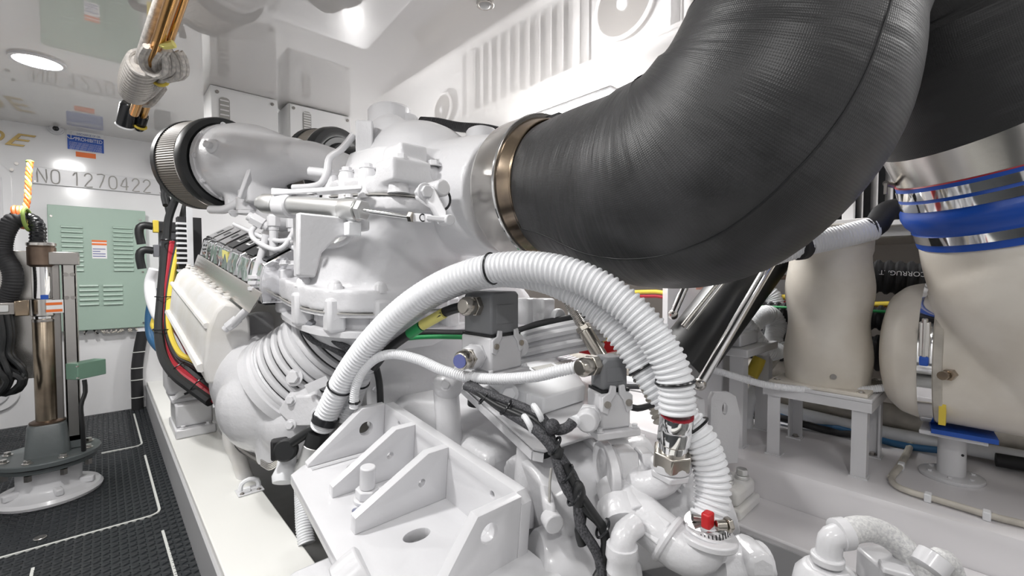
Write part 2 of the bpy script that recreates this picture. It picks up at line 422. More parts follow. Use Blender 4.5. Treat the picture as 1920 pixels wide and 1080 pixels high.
t = thing('sprinkler_head', 'small round glass lens fitting in the ceiling at the top edge', 'ceiling fitting', (1.079, 1.324, 2.03))
b = MB(); b.ring((1.079, 1.33, 2.045), (0, 0, 1), .034, .022, .015); b.build('collar', 'steel', t, bevel=.003)
b = MB(); b.sphere((1.079, 1.33, 2.05), .022, sc=(1, 1, .7)); b.build('lens', 'lens', t)

# ---------------------------------------------------------------- back wall fittings
Y = BY
d1 = thing('wall_door', 'white watertight door with rounded corners at the left edge', 'door', (-.75, Y - .03, 0))
def rrect(x0, x1, z0, z1, r, y):
    out = []
    for cx, cz, a0 in [(x1 - r, z1 - r, 0), (x0 + r, z1 - r, 90), (x0 + r, z0 + r, 180), (x1 - r, z0 + r, 270)]:
        for i in range(9):
            a = math.radians(a0 + i * 11.25); out.append((cx + r * math.cos(a), y, cz + r * math.sin(a)))
    return out
dr = (-0.432,4.5,1.376)[0]; dt = (-0.485,4.5,1.79)[2]
fo = rrect(-1.2, dr, .12, dt, .12, Y - .02); b = MB(); b.prism(fo, (0, .02, 0)); b.build('frame', 'white_wall', d1, bevel=.006)
b = MB(); b.prism(rrect(-1.16, dr - .045, .16, dt - .045, .09, Y - .032), (0, .015, 0)); b.build('door_leaf', 'white_paint', d1, bevel=.006)
for px in [(30,312), (22,323)]: pass
for q in [(-0.411,4.495,1.781), (-0.432,4.478,1.735)]:
    b = MB(); b.cyl(q, (q[0], q[1] - .006, q[2]), .01, 10); b.build('screw', 'steel_dark', d1)
# number board
sg = thing('number_board', 'white board on the back wall engraved NO 1270422', 'sign', (-0.021,4.48,1.667))
Pa, Pb = V((-0.339,4.48,1.772)), V((-0.341,4.48,1.663)); Pc = V((0.36,4.48,1.795))
b = MB(); b.box((Pa.x, Y - .02, Pb.z - .004), (Pc.x, Y, Pa.z - .0)); b.build('board', 'white_paint', sg, bevel=.002)
G = {'N': [[(0, 0), (0, 1), (.62, 0), (.62, 1)]],
     'O': [[(0, .28), (0, .72), (.08, .93), (.3, 1), (.52, .93), (.6, .72), (.6, .28), (.52, .07), (.3, 0), (.08, .07), (0, .28)]],
     '1': [[(.1, .74), (.38, 1), (.38, 0)]],
     '2': [[(.0, .76), (.09, .93), (.3, 1), (.5, .94), (.58, .76), (.5, .55), (0, 0), (.62, 0)]],
     '7': [[(0, 1), (.62, 1), (.2, 0)]],
     '0': [[(0, .3), (0, .7), (.1, .93), (.32, 1), (.54, .93), (.64, .7), (.64, .3), (.54, .07), (.32, 0), (.1, .07), (0, .3)]],
     '4': [[(.46, 0), (.46, 1), (0, .3), (.64, .3)]]}
x0 = (-0.326,4.48,1.68); x1 = (0.309,4.48,1.709); H_ = .172
cx = x0[0] + .012; adv = (x1[0] - x0[0] - .02) / 9.35
hgt = (Pa.z - Pb.z) * .86; zb = Pb.z + (Pa.z - Pb.z) * .06
for ch in 'NO 1270422':
    if ch == ' ': cx += adv * .55; continue
    for st in G[ch]:
        b = MB(); b.tube([(cx + u * adv * 1.02, Y - .021, zb + v * hgt) for u, v in st], .0042, n=6, step=9); b.build('letter' if ch in 'NO' else 'digit', 'groove_grey', sg)
    cx += adv * 1.0
for q in [(Pa.x + .012, Pb.z + .01), (Pc.x - .012, Pb.z + .01), (Pc.x - .012, Pa.z - .012)]:
    b = MB(); b.cyl((q[0], Y - .023, q[1]), (q[0], Y - .019, q[1]), .005, 10); b.build('screw', 'steel_dark', sg)
# gold letters
gl = thing('gold_lettering', 'gold raised italic letters on the back wall near the ceiling at left', 'lettering', (-0.433,4.49,1.924))
q = (-0.476,4.488,1.905)
ge = text('letter', 'E', 'gold', (q[0] - .0, Y - .001, q[2] - .005), (1, 0, 0), (0, 0, 1), .085, gl, th=.012, shear=.45, sx=1.7)
text('letter', 'O', 'gold', (q[0] - .115, Y - .001, q[2] + .0), (1, 0, 0), (0, 0, 1), .085, gl, th=.012, shear=.3, sx=1.2)
# discharge placard
pl = thing('placard', 'blue and white oil discharge placard on the back wall under the ceiling', 'sign', (-0.071,4.49,1.976))
A, B = V((-0.165,4.497,2.03)), V((0.028,4.497,1.922)); zt = (-0.16,4.497,2.043)[2]; zb2 = (-0.162,4.497,1.926)[2]
b = MB(); b.box((A.x, Y - .004, zb2), (B.x, Y, zt + .022)); b.build('sheet', 'sticker_white', pl)
b = MB(); b.box((A.x + .002, Y - .006, zb2), (B.x, Y - .003, zt - .016)); b.build('blue_field', 'blue_sticker', pl)
w_ = B.x - A.x
b = MB(); b.box((A.x + w_ * .19, Y - .0068, zt - .052), (B.x - .006, Y - .0058, zt - .024)); b.build('title_band', 'blue_sticker', pl)
text('caption', 'DISCHARGE OF OIL', 'ink_blue', (A.x + w_ * .26, Y - .0042, zt - .0085), (1, 0, 0), (0, 0, 1), .014, pl, fit=w_ * .66)
text('title', 'PROHIBITED', 'sticker_white', (A.x + w_ * .22, Y - .0075, zt - .05), (1, 0, 0), (0, 0, 1), .024, pl, fit=w_ * .74)
for i in range(7):
    text('fine_print', 'the federal water pollution control act prohibits the'[i:i + 44], 'sticker_white', (A.x + .012, Y - .0064, zt - .068 - i * .0095), (1, 0, 0), (0, 0, 1), .005, pl, fit=w_ - .024)
an = MB(); c0 = V((A.x + w_ * .11, Y - .008, zt - .012))
an.torus(c0 + V((0, 0, .016)), (0, 1, 0), .007, .0018, 14, 6); an.bar(c0 + V((0, 0, .01)), c0 + V((0, 0, -.03)), .004, .003)
an.tube([c0 + V((-.02, 0, -.016)), c0 + V((-.012, 0, -.027)), c0 + V((0, 0, -.031)), c0 + V((.012, 0, -.027)), c0 + V((.02, 0, -.016))], .0024, n=6)
an.bar(c0 + V((-.012, 0, .004)), c0 + V((.012, 0, .004)), .004, .003)
an.build('anchor_emblem', 'sticker_white', pl)
oa, ob_ = V((-0.122,4.497,1.915)), V((-0.017,4.497,1.88))
b = MB(); b.box((oa.x, Y - .003, ob_.z), (ob_.x, Y, oa.z)); tag(b.build('orange_label', 'orange'), 'orange sticker below the blue placard on the back wall', 'sticker')
# dome camera
dc = thing('dome_camera', 'white dome camera with a dark lens at the top of the back wall', 'camera', (-0.218,4.45,2.049))
q = V((-0.219,4.47,2.054)); b = MB(); b.cyl((q.x, Y, q.z), (q.x, Y - .02, q.z), .042, 24); b.build('base', 'white_paint', dc, bevel=.003)
b = MB(); b.sphere((q.x, Y - .02, q.z), .034); b.build('shell', 'white_paint', dc)
b = MB(); b.sphere((q.x + .002, Y - .042, q.z - .006), .018); b.build('lens', 'black_gloss', dc)
# grey junction box
jb = thing('junction_box', 'small dark grey junction box on the back wall beside the air filter', 'box', (0.362,4.4,1.877))
a_, c_ = V((0.323,4.42,1.955)), V((0.418,4.42,1.819)); b = MB(); b.box((a_.x, 4.4, c_.z), (c_.x, Y, a_.z)); b.build('box', 'grey_plastic', jb, bevel=.006)
b = MB(); b.box((a_.x + .005, 4.39, c_.z + .005), (c_.x - .005, 4.4, a_.z - .005)); b.build('lid', 'grey_plastic', jb, bevel=.004)
b = MB(); b.tube([(0.335,3.654,1.691),(0.313,3.603,1.612),(0.291,3.551,1.535),(0.294,3.477,1.461)], .014, n=10); tag(b.build('cable', 'black_rubber'), 'black cable dropping from the grey junction box behind the air filter', 'cable')
# breaker panel
PY = 4.44
bp = thing('breaker_panel', 'pale green louvred electrical panel on the back wall', 'electrical panel', (-0.046,4.44,0.606))
L0, R0 = V((-0.272,4.44,1.517)), V((0.251,4.44,1.526)); Bt = (0.247,4.44,0.633)[2]; Rx = (0.251,4.44,1.094)[0]
b = MB(); b.box((L0.x + .012, PY, Bt + .015), (Rx - .012, Y, L0.z - .012)); b.build('housing', 'green_panel', bp, bevel=.004)
b = MB(); b.box((L0.x, PY - .012, Bt), (Rx, PY + .001, L0.z)); b.build('door', 'green_panel', bp, bevel=.004)
def vents(pa, pb, n):
    pa, pb = V(pa), V(pb)
    for i in range(n):
        z = pa.z + (pb.z - pa.z) * i / (n - 1); b = MB(); h = .017
        b.prism([(pa.x, PY - .012, z - h), (pa.x, PY - .024, z - h), (pa.x, PY - .02, z - h * .3), (pa.x, PY - .012, z)], (pb.x - pa.x, 0, 0))
        b.build('louver', 'green_panel', bp, bevel=.002)
vents((-0.208,4.44,1.38), (-0.097,4.44,1.075), 10)
vents((0.062,4.44,1.391), (0.175,4.44,1.077), 11)
vents((-0.127,4.44,0.965), (-0.024,4.44,0.831), 5)
vents((-0.001,4.44,0.963), (0.108,4.44,0.829), 5)
for q in [(-0.253,4.43,1.438), (0.22,4.43,1.446), (0.227,4.43,1.053), (0.222,4.43,0.665)]:
    b = MB(); b.cyl(q, (q[0], q[1] - .01, q[2]), .007, 10); b.build('screw', 'steel', bp)
a_, c_ = V((-0.053,4.425,1.283)), V((0.027,4.425,1.15))
b = MB(); b.box((a_.x, PY - .014, c_.z), (c_.x, PY - .0115, a_.z)); b.build('warning_label', 'sticker_white', bp)
hh = a_.z - c_.z; ww = c_.x - a_.x
for f0, f1 in [(.0, .1), (.17, .27)]:
    b = MB(); b.box((a_.x, PY - .0155, a_.z - hh * f1), (c_.x, PY - .0138, a_.z - hh * f0)); b.build('label_stripe', 'orange', bp)
for i, w in enumerate([.9, .55, .9, .9]):
    b = MB(); b.box((a_.x + ww * .05, PY - .0155, a_.z - hh * (.5 + i * .13)), (a_.x + ww * w, PY - .0138, a_.z - hh * (.46 + i * .13))); b.build('label_line', 'ink_blue', bp)
wb = thing('wire_bundle', 'frayed row of pale wire ends under the green electrical panel', 'wires', (0.041,4.45,0.609))
for i in range(26):
    x = L0.x + .17 + i * .021 + random.uniform(-.006, .006)
    if x > Rx - .07: break
    b = MB(); b.tube([(x, 4.46, Bt + .01), (x + random.uniform(-.02, .02), 4.44, Bt - .018), (x + random.uniform(-.03, .03), 4.45, Bt - .03)], .006, n=6); b.build('wire', random.choice(['hose_beige', 'hose_beige', 'black_rubber', 'rope_grey']), wb)
b = MB(); b.box((Rx - .07, PY, Bt - .035), (Rx - .005, Y, Bt - .005)); tag(b.build('cable_gland_plate', 'white_plastic'), 'white gland plate under the right corner of the green panel', 'plate')
cd = thing('cable_drop', 'black cable run with white ties down the back wall beside the floor corner', 'cables', (0.17,4.45,-0.01))
b = MB(); b.tube([(0.218,4.45,0.593),(0.197,4.45,0.48),(0.177,4.45,0.318),(0.174,4.45,0.154),(0.173,4.45,-0.002)], .036, n=12); b.build('cable_run', 'black_matte', cd)
for q in [(0.189,4.45,0.44), (0.177,4.45,0.318), (0.175,4.45,0.228), (0.175,4.45,0.092)]:
    b = MB(); b.torus(q, (0, .1, 1), .037, .004, 20, 6); b.build('cable_tie', 'seam_white', cd)
b = MB(); b.torus((0.173,4.45,-0.007), (0, 0, 1), .05, .008, 20, 6); b.build('floor_collar', 'white_plastic', cd)

# ---------------------------------------------------------------- ceiling poles with rope
pr = thing('stowed_poles', 'two copper coloured poles lashed with grey rope under the ceiling', 'poles', (-.1, 2.0, 1.9))
b = MB(); b.cyl((0.112,2.435,1.707), (0.171,1.453,1.838), .0165, 16); b.build('pole', 'copper', pr)
b = MB(); b.cyl((0.145,2.542,1.729), (0.198,1.484,1.865), .0145, 16); b.build('pole', 'copper', pr)
b = MB(); b.cyl((0.106,2.037,1.774), (0.154,1.552,1.878), .013, 12); b.build('white_line', 'rope_grey', pr, label='grey rope run along the poles')
a_, c_ = V((0.101,2.516,1.768)), V((0.086,2.58,1.684))
b = MB(); b.lathe([(.024, 0), (.031, .01), (.031, .1), (.027, .105)], a_, c_ - a_, 20); b.build('pole_cap', 'black_gloss', pr)
b = MB(); b.torus(c_, c_ - a_, .03, .004, 20, 6); b.build('cap_rim', 'white_plastic', pr)
a_, c_ = V((0.146,2.542,1.736)), V((0.131,2.606,1.677))
b = MB(); b.lathe([(.02, 0), (.022, .01), (.021, .07), (.016, .08)], a_, c_ - a_, 16); b.build('pole_cap', 'black_gloss', pr)
b = MB(); b.torus((0.136,2.576,1.694), V(c_) - V(a_), .022, .005, 18, 6); b.build('tape', 'yellow', pr)
a_, c_ = V((0.12,2.025,1.774)), V((0.108,2.293,1.751)); ax = (c_ - a_)
for i in range(13):
    t = i / 12; r = .040 + .008 * math.sin(t * 3)
    b = MB(); b.torus(a_ + ax * t, ax.normalized() + V((.12, .05, .1)), r, .0085, 22, 7); b.build('rope_turn', 'rope_grey', pr)
b = MB(); b.cyl(a_, c_, .038, 16); b.build('rope_core', 'rope_grey', pr)
for k in range(6):
    u = k / 5; o = V((.012 * (k - 2.5), .01 * (k % 2), .006 * (k % 3)))
    b = MB(); b.tube([p_ + o for p_ in map(V, [(0.149,1.863,1.772),(0.139,1.939,1.761),(0.152,1.994,1.743),(0.18,1.982,1.723),(0.204,1.947,1.737),(0.198,1.913,1.771),(0.183,1.9,1.79)])], .0095, n=8); b.build('rope_loop', 'rope_grey', pr)
for pts in [[(0.081,2.29,1.764),(0.1,2.272,1.731),(0.133,2.241,1.718),(0.159,2.191,1.735),(0.171,2.098,1.738)], [(0.096,2.317,1.749),(0.118,2.336,1.725),(0.154,2.33,1.724),(0.175,2.244,1.738),(0.184,2.141,1.739)], [(0.145,2.176,1.731),(0.161,2.134,1.739),(0.178,2.065,1.741),(0.185,2.033,1.756)]]:
    b = MB(); b.tube(pts, .0125, n=8); b.build('rope_loop', 'rope_grey', pr)
b = MB(); b.tube([(0.149,2.091,1.741),(0.166,2.075,1.726),(0.186,2.057,1.73),(0.195,2.05,1.749)], .006, n=6); b.build('tape', 'yellow', pr)
b = MB(); b.tube([(0.15,1.836,1.786),(0.165,1.821,1.773),(0.185,1.803,1.779)], .012, n=8); b.build('tape', 'label_yellow', pr)
b = MB(); b.tube([(0.096,2.412,1.766),(0.11,2.426,1.752),(0.113,2.449,1.737)], .01, n=8); b.build('tape', 'yellow', pr)
# hanging white boxes
for nm, lab, (u0, v0, u1, v1), vent, rr, bot in [
    ('vented_box', 'square white vented box under the ceiling above the front air filter', (395,158,523,186), (411,183,433,262), .004, .35),
    ('vented_box', 'white vented box with rounded corners left of the engine exhaust elbow', (538,192,660,216), (566,211,582,254), .03, .30)]:
    pass
def vented_box(lab, p0, p1, v0, v1, dn, rr):
    p0, p1, v0, v1 = V(p0), V(p1), V(v0), V(v1); y = p0.y
    t = thing('vented_box', lab, 'box', ((p0.x + p1.x) / 2, y, CZ - dn), 'white vented boxes under the ceiling')
    b = MB(); b.box((p0.x, y, CZ - dn), (p1.x, y + .22, CZ - .002)); b.build('case', 'white_box', t, bevel=rr, seg=4)
    b = MB(); b.box((p0.x + rr * .5, y - .006, CZ - dn + rr * .5), (p1.x - rr * .5, y + .002, CZ - .012)); b.build('front_cover', 'white_box', t, bevel=.003)
    b = MB(); b.prism(rrect(v0.x, v1.x, v1.z, v0.z, min(.018, (v1.x - v0.x) * .45), y - .009), (0, .004, 0)); b.build('vent', 'groove_grey', t)
    n = 9
    for i in range(n):
        z = v1.z + (v0.z - v1.z) * (i + .7) / (n + .4); b = MB(); b.box((v0.x + .004, y - .013, z - .004), (v1.x - .004, y - .007, z + .003)); b.build('vent_slat', 'louver_white', t)
    for q in [(p0.x + .03, CZ - .035), (p1.x - .03, CZ - .035), (p1.x - .03, CZ - dn + .03)]:
        b = MB(); b.cyl((q[0], y - .005, q[1]), (q[0], y - .011, q[1]), .009, 12); b.build('screw', 'steel_dark', t)
vented_box('square white vented box under the ceiling above the front air filter', (0.449,2.893,2.058), (0.78,2.883,2.058), (0.487,2.88,2.002), (0.537,2.88,1.761), .42, .004)
vented_box('white vented box with rounded corners behind the second air filter', (0.829,2.871,2.058), (1.214,2.848,2.058), (0.911,2.88,2.021), (0.959,2.88,1.881), .32, .02)

# ================================================================ LEFT SIDE
# engine girder with its fittings
gd = thing('engine_girder', 'long cream white beam along the aisle carrying the left engine mounts', 'beam', (.34, 2.4, 0))
b = MB(); b.box((.235, -.6, 0), (.445, BY, .192)); b.build('beam', 'white_beam', gd, bevel=.004)
b = MB(); b.box((.226, -.6, 0), (.236, BY, .165)); b.build('side_plate', 'girder_grey', gd)
em = thing('engine_mount', 'stacked white engine mount on the far end of the left beam', 'engine mount', (.34, 3.05, .192))
b = MB(); b.box((.255, 2.83, .192), (.435, 3.14, .24)); b.build('foot', 'white_paint', em, bevel=.008)
b = MB(); b.box((.262, 2.87, .24), (.425, 3.12, .36)); b.build('block', 'white_paint', em, bevel=.01)
b = MB(); b.box((.25, 2.92, .36), (.42, 3.2, .385)); b.build('clamp_plate', 'white_paint', em, bevel=.006)
b = MB(); b.box((.24, 3.0, .385), (.40, 3.24, .56)); b.build('upper_block', 'white_paint', em, bevel=.018)
b = MB(); b.tube([(.262, 2.9, .39), (.29, 2.89, .415), (.33, 2.89, .425), (.38, 2.9, .415), (.42, 2.92, .41)], [.011, .016, .012, .015, .013], n=8); b.build('clamp_lever', 'white_paint', em)
b = MB(); b.tube([(.30, 2.872, .412), (.34, 2.872, .424), (.40, 2.88, .425)], .006, n=6); b.build('clamp_slot', 'black_matte', em)
for q in [(.29, 2.85, .24), (.40, 2.85, .24)]: bolt(em, q, (0, 0, 1), .012, .014)
cp = thing('cable_cleat', 'small white cleat plate on top of the left beam', 'cleat', (0.404,1.99,0.192))
o = V((0.406,1.973,0.193)); b = MB(); b.box(o + V((-.045, -.035, 0)), o + V((.045, .035, .005))); b.build('base', 'white_paint', cp, bevel=.002)
b = MB(); b.tube([o + V((-.03, .01, .005)), o + V((-.025, .01, .03)), o + V((.0, .01, .042)), o + V((.03, .012, .03)), o + V((.035, .012, .006))], .009, n=8); b.build('saddle', 'white_plastic', cp)
b = MB(); b.box(o + V((-.024, -.02, .005)), o + V((.0, -.004, .022))); b.build('clip', 'white_plastic', cp, bevel=.002)
for dx in (-.03, .028): bolt(cp, o + V((dx, -.022, .005)), (0, 0, 1), .006, .005, 'steel_dark')

# hydraulic post in the aisle
PX, PYY = -.208, 3.02
hp = thing('hydraulic_post', 'tall steel hydraulic post on a grey bolted flange in the aisle', 'post', (PX, PYY, 0))
def post(prof, name, m, n=32, **k):
    b = MB(); b.lathe(prof, (PX, PYY, 0), (0, 0, 1), n); return b.build(name, m, hp, **k)
post([(.184, .003), (.188, .016), (.178, .03), (.140, .036), (.120, .045), (.112, .06), (.112, .15), (.118, .165)], 'hull_bowl', 'white_paint', 40)
post([(.15, .15), (.168, .158), (.17, .175), (.15, .18)], 'lower_flange', 'dark_grey_paint', 40)
fl = post([(.178, .18), (.184, .184), (.184, .2), (.18, .204), (.02, .204)], 'upper_flange', 'dark_grey_paint', 48)
for i in range(8):
    a = math.radians(22 + i * 45); q = (PX + .148 * math.cos(a), PYY + .148 * math.sin(a), .204)
    bolt(hp, q, (0, 0, 1), .013, .016, 'steel')
    b = MB(); b.hexa((q[0], q[1], .15), (q[0], q[1], .125), .014); b.build('nut', 'steel_dark', hp)
    if math.sin(a) < .2:
        pass
for a in (-20, -75, -150):
    a = math.radians(a); q = V((PX + .14 * math.cos(a), PYY + .14 * math.sin(a), .035)); d = V((math.cos(a), math.sin(a), 0))
    b = MB(); b.obox(q - d.cross(V((0, 0, 1))) * .014 - d * .03, d.cross(V((0, 0, 1))) * .028, d * .055, (0, 0, .03)); b.build('bowl_lug', 'white_paint', hp, bevel=.006)
sk = MB(); rg = []
for z, w in [(.204, .078), (.215, .076), (.34, .066), (.345, .062)]:
    ring = []
    for cx, cy, a0 in [(1, 1, 0), (-1, 1, 90), (-1, -1, 180), (1, -1, 270)]:
        for i in range(5):
            a = math.radians(a0 + i * 22.5); ring.append((PX + cx * w * .55 + .45 * w * math.cos(a), PYY + cy * w * .55 + .45 * w * math.sin(a), z))
    rg.append(ring)
sk.rings(rg); sk.build('socket', 'dark_grey_paint', hp)
post([(.05, .33), (.06, .335), (.062, .352), (.05, .358)], 'gland_ring', 'rust_metal')
post([(.040, .35), (.040, .83), (.037, .835)], 'outer_tube', 'pole_metal')
post([(.0405, .82), (.041, .826), (.0405, .832)], 'tube_band', 'steel_dark')
post([(.036, .83), (.036, 1.10)], 'inner_rod', 'chrome')
post([(.030, 1.07), (.049, 1.085), (.049, 1.165), (.043, 1.172)], 'rod_cap', 'rust_metal')
post([(.043, 1.168), (.051, 1.174), (.051, 1.186), (.04, 1.19)], 'cap_ring', 'steel')
post([(.036, .845), (.044, .85), (.044, .925), (.036, .93)], 'clamp_collar', 'steel')
q = V((PX + .01, PYY - .047, .86))
b = MB(); b.obox(q, (.055, .02, 0), (.003, -.006, 0), (0, 0, .062)); b.build('tag_plate', 'sticker_white', hp)
for z in (.006, .038):
    b = MB(); b.obox(q + V((.001, -.0075, z)), (.053, .0195, 0), (.0, -.001, 0), (0, 0, .012)); b.build('tag_stripe', 'orange', hp)
b = MB(); b.obox((PX - .005, PYY - .045, .926), (.025, .003, 0), (0, -.008, 0), (0, 0, .02)); b.build('blue_clip', 'blue_sticker', hp)
b = MB(); b.obox((PX - .24, PYY - .07, .862), (.2, .02, 0), (0, -.012, 0), (0, 0, .055)); b.build('clamp_arm', 'steel_dark', hp, bevel=.003)
b = MB(); b.obox((PX - .26, PYY - .085, .875), (.16, .016, 0), (0, -.01, 0), (0, 0, .032)); b.build('clamp_strap', 'alu', hp, bevel=.003)
b = MB(); b.obox((PX - .085, PYY - .08, .855), (.045, .008, 0), (0, .04, 0), (0, 0, .07)); b.build('clamp_jaw', 'brass_steel', hp, bevel=.004)
# channel bracket beside the rod
cx0, cx1 = (-0.164,3.05,0.564)[0], (-0.094,3.05,0.553)[0]
b = MB(); b.box((cx0 + .02, 2.99, .24), (cx1, 3.0, 1.09)); b.box((cx0 + .02, 2.99, .24), (cx0 + .03, 3.1, 1.09)); b.box((cx1 - .01, 2.99, .24), (cx1, 3.1, 1.09))
b.build('channel', 'steel', hp, bevel=.003)
b = MB(); b.box((cx0 - .012, 3.0, .24), (cx0 + .012, 3.06, 1.09)); b.build('channel_rail', 'steel_dark', hp, bevel=.002)
b = MB(); b.box((cx0 - .02, 2.975, 1.085), (cx1 + .012, 3.1, 1.145)); b.build('channel_cap', 'steel_dark', hp, bevel=.003)
for z in (1.04, .93):
    for f_ in (.3, .75):
        x = cx0 + .02 + (cx1 - cx0 - .02) * f_; b = MB(); b.cyl((x, 2.99, z), (x, 2.982, z), .009, 12); b.build('screw', 'steel_dark', hp)
b = MB(); b.box((PX - .19, PYY + .06, .55), (PX - .02, PYY + .07, 1.15)); b.build('back_plate', 'steel', hp, bevel=.002)
b = MB(); b.box((cx1 - .05, 2.99, .205), (cx1 + .01, 3.05, .27)); b.build('channel_foot', 'dark_grey_paint', hp, bevel=.004)
gb = thing('switch_box', 'small green box on the steel channel of the hydraulic post', 'box', (-0.091,2.95,0.57))
a_ = V((-0.141,2.93,0.618)); c_ = V((-0.098,2.93,0.541)); e_ = V((-0.037,3.02,0.528))
b = MB(); b.obox((a_.x, 2.985, c_.z - .0), (c_.x - a_.x, -.05, 0), (.10, .085, 0), (0, 0, a_.z - c_.z)); b.build('case', 'green_box', gb, bevel=.003)
for z in (c_.z + .01, a_.z - .012):
    b = MB(); b.cyl((a_.x + .045, 2.94, z), (a_.x + .04, 2.932, z), .004, 8); b.build('screw', 'steel', gb)
b = MB(); b.tube([(-0.076,2.918,0.542),(-0.074,2.913,0.484),(-0.09,2.898,0.422),(-0.086,2.89,0.327),(-0.086,2.911,0.207)], .009, n=8); tag(b.build('cable', 'black_rubber'), 'thin black cable hanging from the small green box to the flange', 'cable')
b = MB(); b.corr([(-0.22,3.011,1.155),(-0.218,3.011,1.199),(-0.218,3.014,1.261),(-0.239,3.035,1.293),(-0.272,3.065,1.298)], .030, .015, .003, 20); hb = b.build('elbow_boot', 'black_gloss', hp)
# cable loom beside the post
lm = thing('cable_loom', 'thick black cable loom looping down left of the hydraulic post', 'cables', (-0.316,2.973,0.504))
path = [(-0.255,3.022,1.291),(-0.292,3.015,1.282),(-0.32,3.011,1.218),(-0.328,3.013,1.135),(-0.299,2.984,1.063),(-0.298,2.979,0.992),(-0.324,2.999,0.909),(-0.335,2.979,0.84),(-0.339,2.978,0.745)]
b = MB(); b.corr(path, .035, .012, .002, 20); b.build('sleeve', 'black_matte', lm)
for k in range(8):
    a = k * .785; o = V((.026 * math.cos(a), .026 * math.sin(a), 0)); e = V((.03 * math.cos(a * 2 + 1), .02 * math.sin(a * 1.3), 0))
    pts2 = [V(p) + o for p in [(-0.333,2.964,0.864),(-0.326,2.954,0.77),(-0.332,2.955,0.688)]] + [V((-0.307,2.916,0.632)) + o * 1.2 + e * .4, V((-0.291,2.899,0.581)) + e, V((-0.316,2.92,0.529)) + e + o * .3, V((-0.358,2.958,0.52)) + e, V((-0.381,2.981,0.574)) + e]
    b = MB(); b.tube(pts2, .0115, n=8); b.build('cable', 'black_rubber', lm)
# rope lanyard
rl = thing('rope_lanyard', 'orange and yellow rope lanyard hanging above the black post elbow', 'rope', (-0.257,3.093,1.314))
A = [(-0.255,3.308,1.606),(-0.259,3.268,1.54),(-0.258,3.209,1.467),(-0.258,3.152,1.395),(-0.264,3.1,1.326)]
for k, m in enumerate(['orange', 'label_yellow', 'orange']):
    P_, _ = spline(A, .012); pts = []
    for i, p in enumerate(P_):
        a = i * .9 + k * 2.1; pts.append(p + V((math.cos(a) * .007, math.sin(a) * .007, 0)))
    b = MB(); b.tube(pts, .0062, n=7, step=.02); b.build('strand', m, rl)
b = MB(); b.sphere((-0.257,3.31,1.606), .013, sc=(1.2, 1, .7)); b.build('knot', 'rope_green', rl)
for k in range(3):
    b = MB(); b.torus(V((-0.265,3.045,1.302)) + V((.012 * k - .012, 0, 0)), (1, -.2, .25), .047, .009, 22, 7); b.build('wrap', ['orange', 'orange', 'label_yellow'][k], rl)
b = MB(); b.torus(V((-0.248,3.015,1.291)), (1, -.2, .1), .05, .007, 22, 7); b.build('wrap', 'rope_green', rl)

# ================================================================ MAIN ENGINE
EO = V((1.12, 1.5, .5)); TT = math.radians(5.7)
EA = V((0, math.cos(TT), math.sin(TT))); EU = V((0, -math.sin(TT), math.cos(TT))); EX = V((1, 0, 0))
def E(x, a, u): return EO + EX * (x - 1.12) + EA * a + EU * u      # engine frame to world, x kept as world x
def toE(p): q = V(p) - EO; return (V(p).x, q.dot(EA), q.dot(EU))
TM = math.radians(7.2); EA2 = V((0, math.cos(TM), math.sin(TM))); EU2 = V((0, -math.sin(TM), math.cos(TM)))
def M(x, a, u): return EO + EX * (x - 1.12) + EA2 * a + EU2 * u    # the cylinder bank leans a little more
def toM(p): q = V(p) - EO; return (V(p).x, q.dot(EA2), q.dot(EU2))
def extr(mb, prof, a0, a1, n=2):
    rg = [[E(x, a0 + (a1 - a0) * i / (n - 1), u) for x, u in prof] for i in range(n)]
    return mb.rings(rg)
def super_ring(cx, cy, z, hx, hy, n=32, p=3.2, tilt=0):
    out = []
    for i in range(n):
        t = 2 * math.pi * i / n; c, s = math.cos(t), math.sin(t)
        x = hx * math.copysign(abs(c) ** (2 / p), c); y = hy * math.copysign(abs(s) ** (2 / p), s)
        out.append((cx + x, cy + y, z + y * tilt))
    return out
eng = thing('marine_engine', 'large white painted marine diesel engine filling the middle of the room', 'engine', (1.1, 2.4, .2))
b = MB(); extr(b, [(.60, -.28), (.52, .05), (.60, .40), (1.64, .40), (1.72, .05), (1.64, -.28)], .45, 1.85)
b.build('block', 'white_dirty', eng, bevel=.02)
b = MB(); extr(b, [(.74, .40), (.66, .62), (.80, .80), (1.44, .80), (1.58, .62), (1.50, .40)], .45, 1.75); b.build('intake_manifold', 'white_cast', eng, bevel=.03)
# long exhaust manifold
pf = [toM(p) for p in [(0.29,3.25,0.758),(0.279,3.25,0.836),(0.294,3.25,0.975),(0.316,3.25,1.046),(0.347,3.25,1.083),(0.382,3.25,1.074),(0.439,3.25,1.02),(0.449,3.25,0.729)]]
prof = [(q[0], q[2]) for q in pf]; a_far = pf[0][1]
b = MB(); b.rings([[M(x, a, u) for x, u in prof] for a in (a_far, .60)]); b.build('exhaust_manifold', 'white_dirty', eng, bevel=.012, seg=3)
def along(px_far, a0, a1, r, m='white_dirty', name='manifold_rib'):
    q = toM(px_far); b = MB(); b.tube([M(q[0], a0, q[2]), M(q[0], a1, q[2])], r, n=8); return b.build(name, m, eng)
along((0.276,3.25,0.821), a_far + .02, .62, .018)
along((0.294,3.25,0.99), a_far, .62, .012)
q = toM((0.372,3.25,1.08))
for i in range(8):
    a = .72 + i * .155; b = MB(); b.lathe([(.016, 0), (.016, .008), (.011, .012), (.011, .022)], M(q[0] + .004, a, q[2] - .004), EU2, 12); b.build('manifold_bolt', 'white_dirty', eng)
b = MB(); b.cyl(M(q[0] - .045, .83, q[2] - .16), M(q[0] - .062, .83, q[2] - .165), .03, 18); b.build('manifold_plug', 'white_cast', eng, bevel=.004)
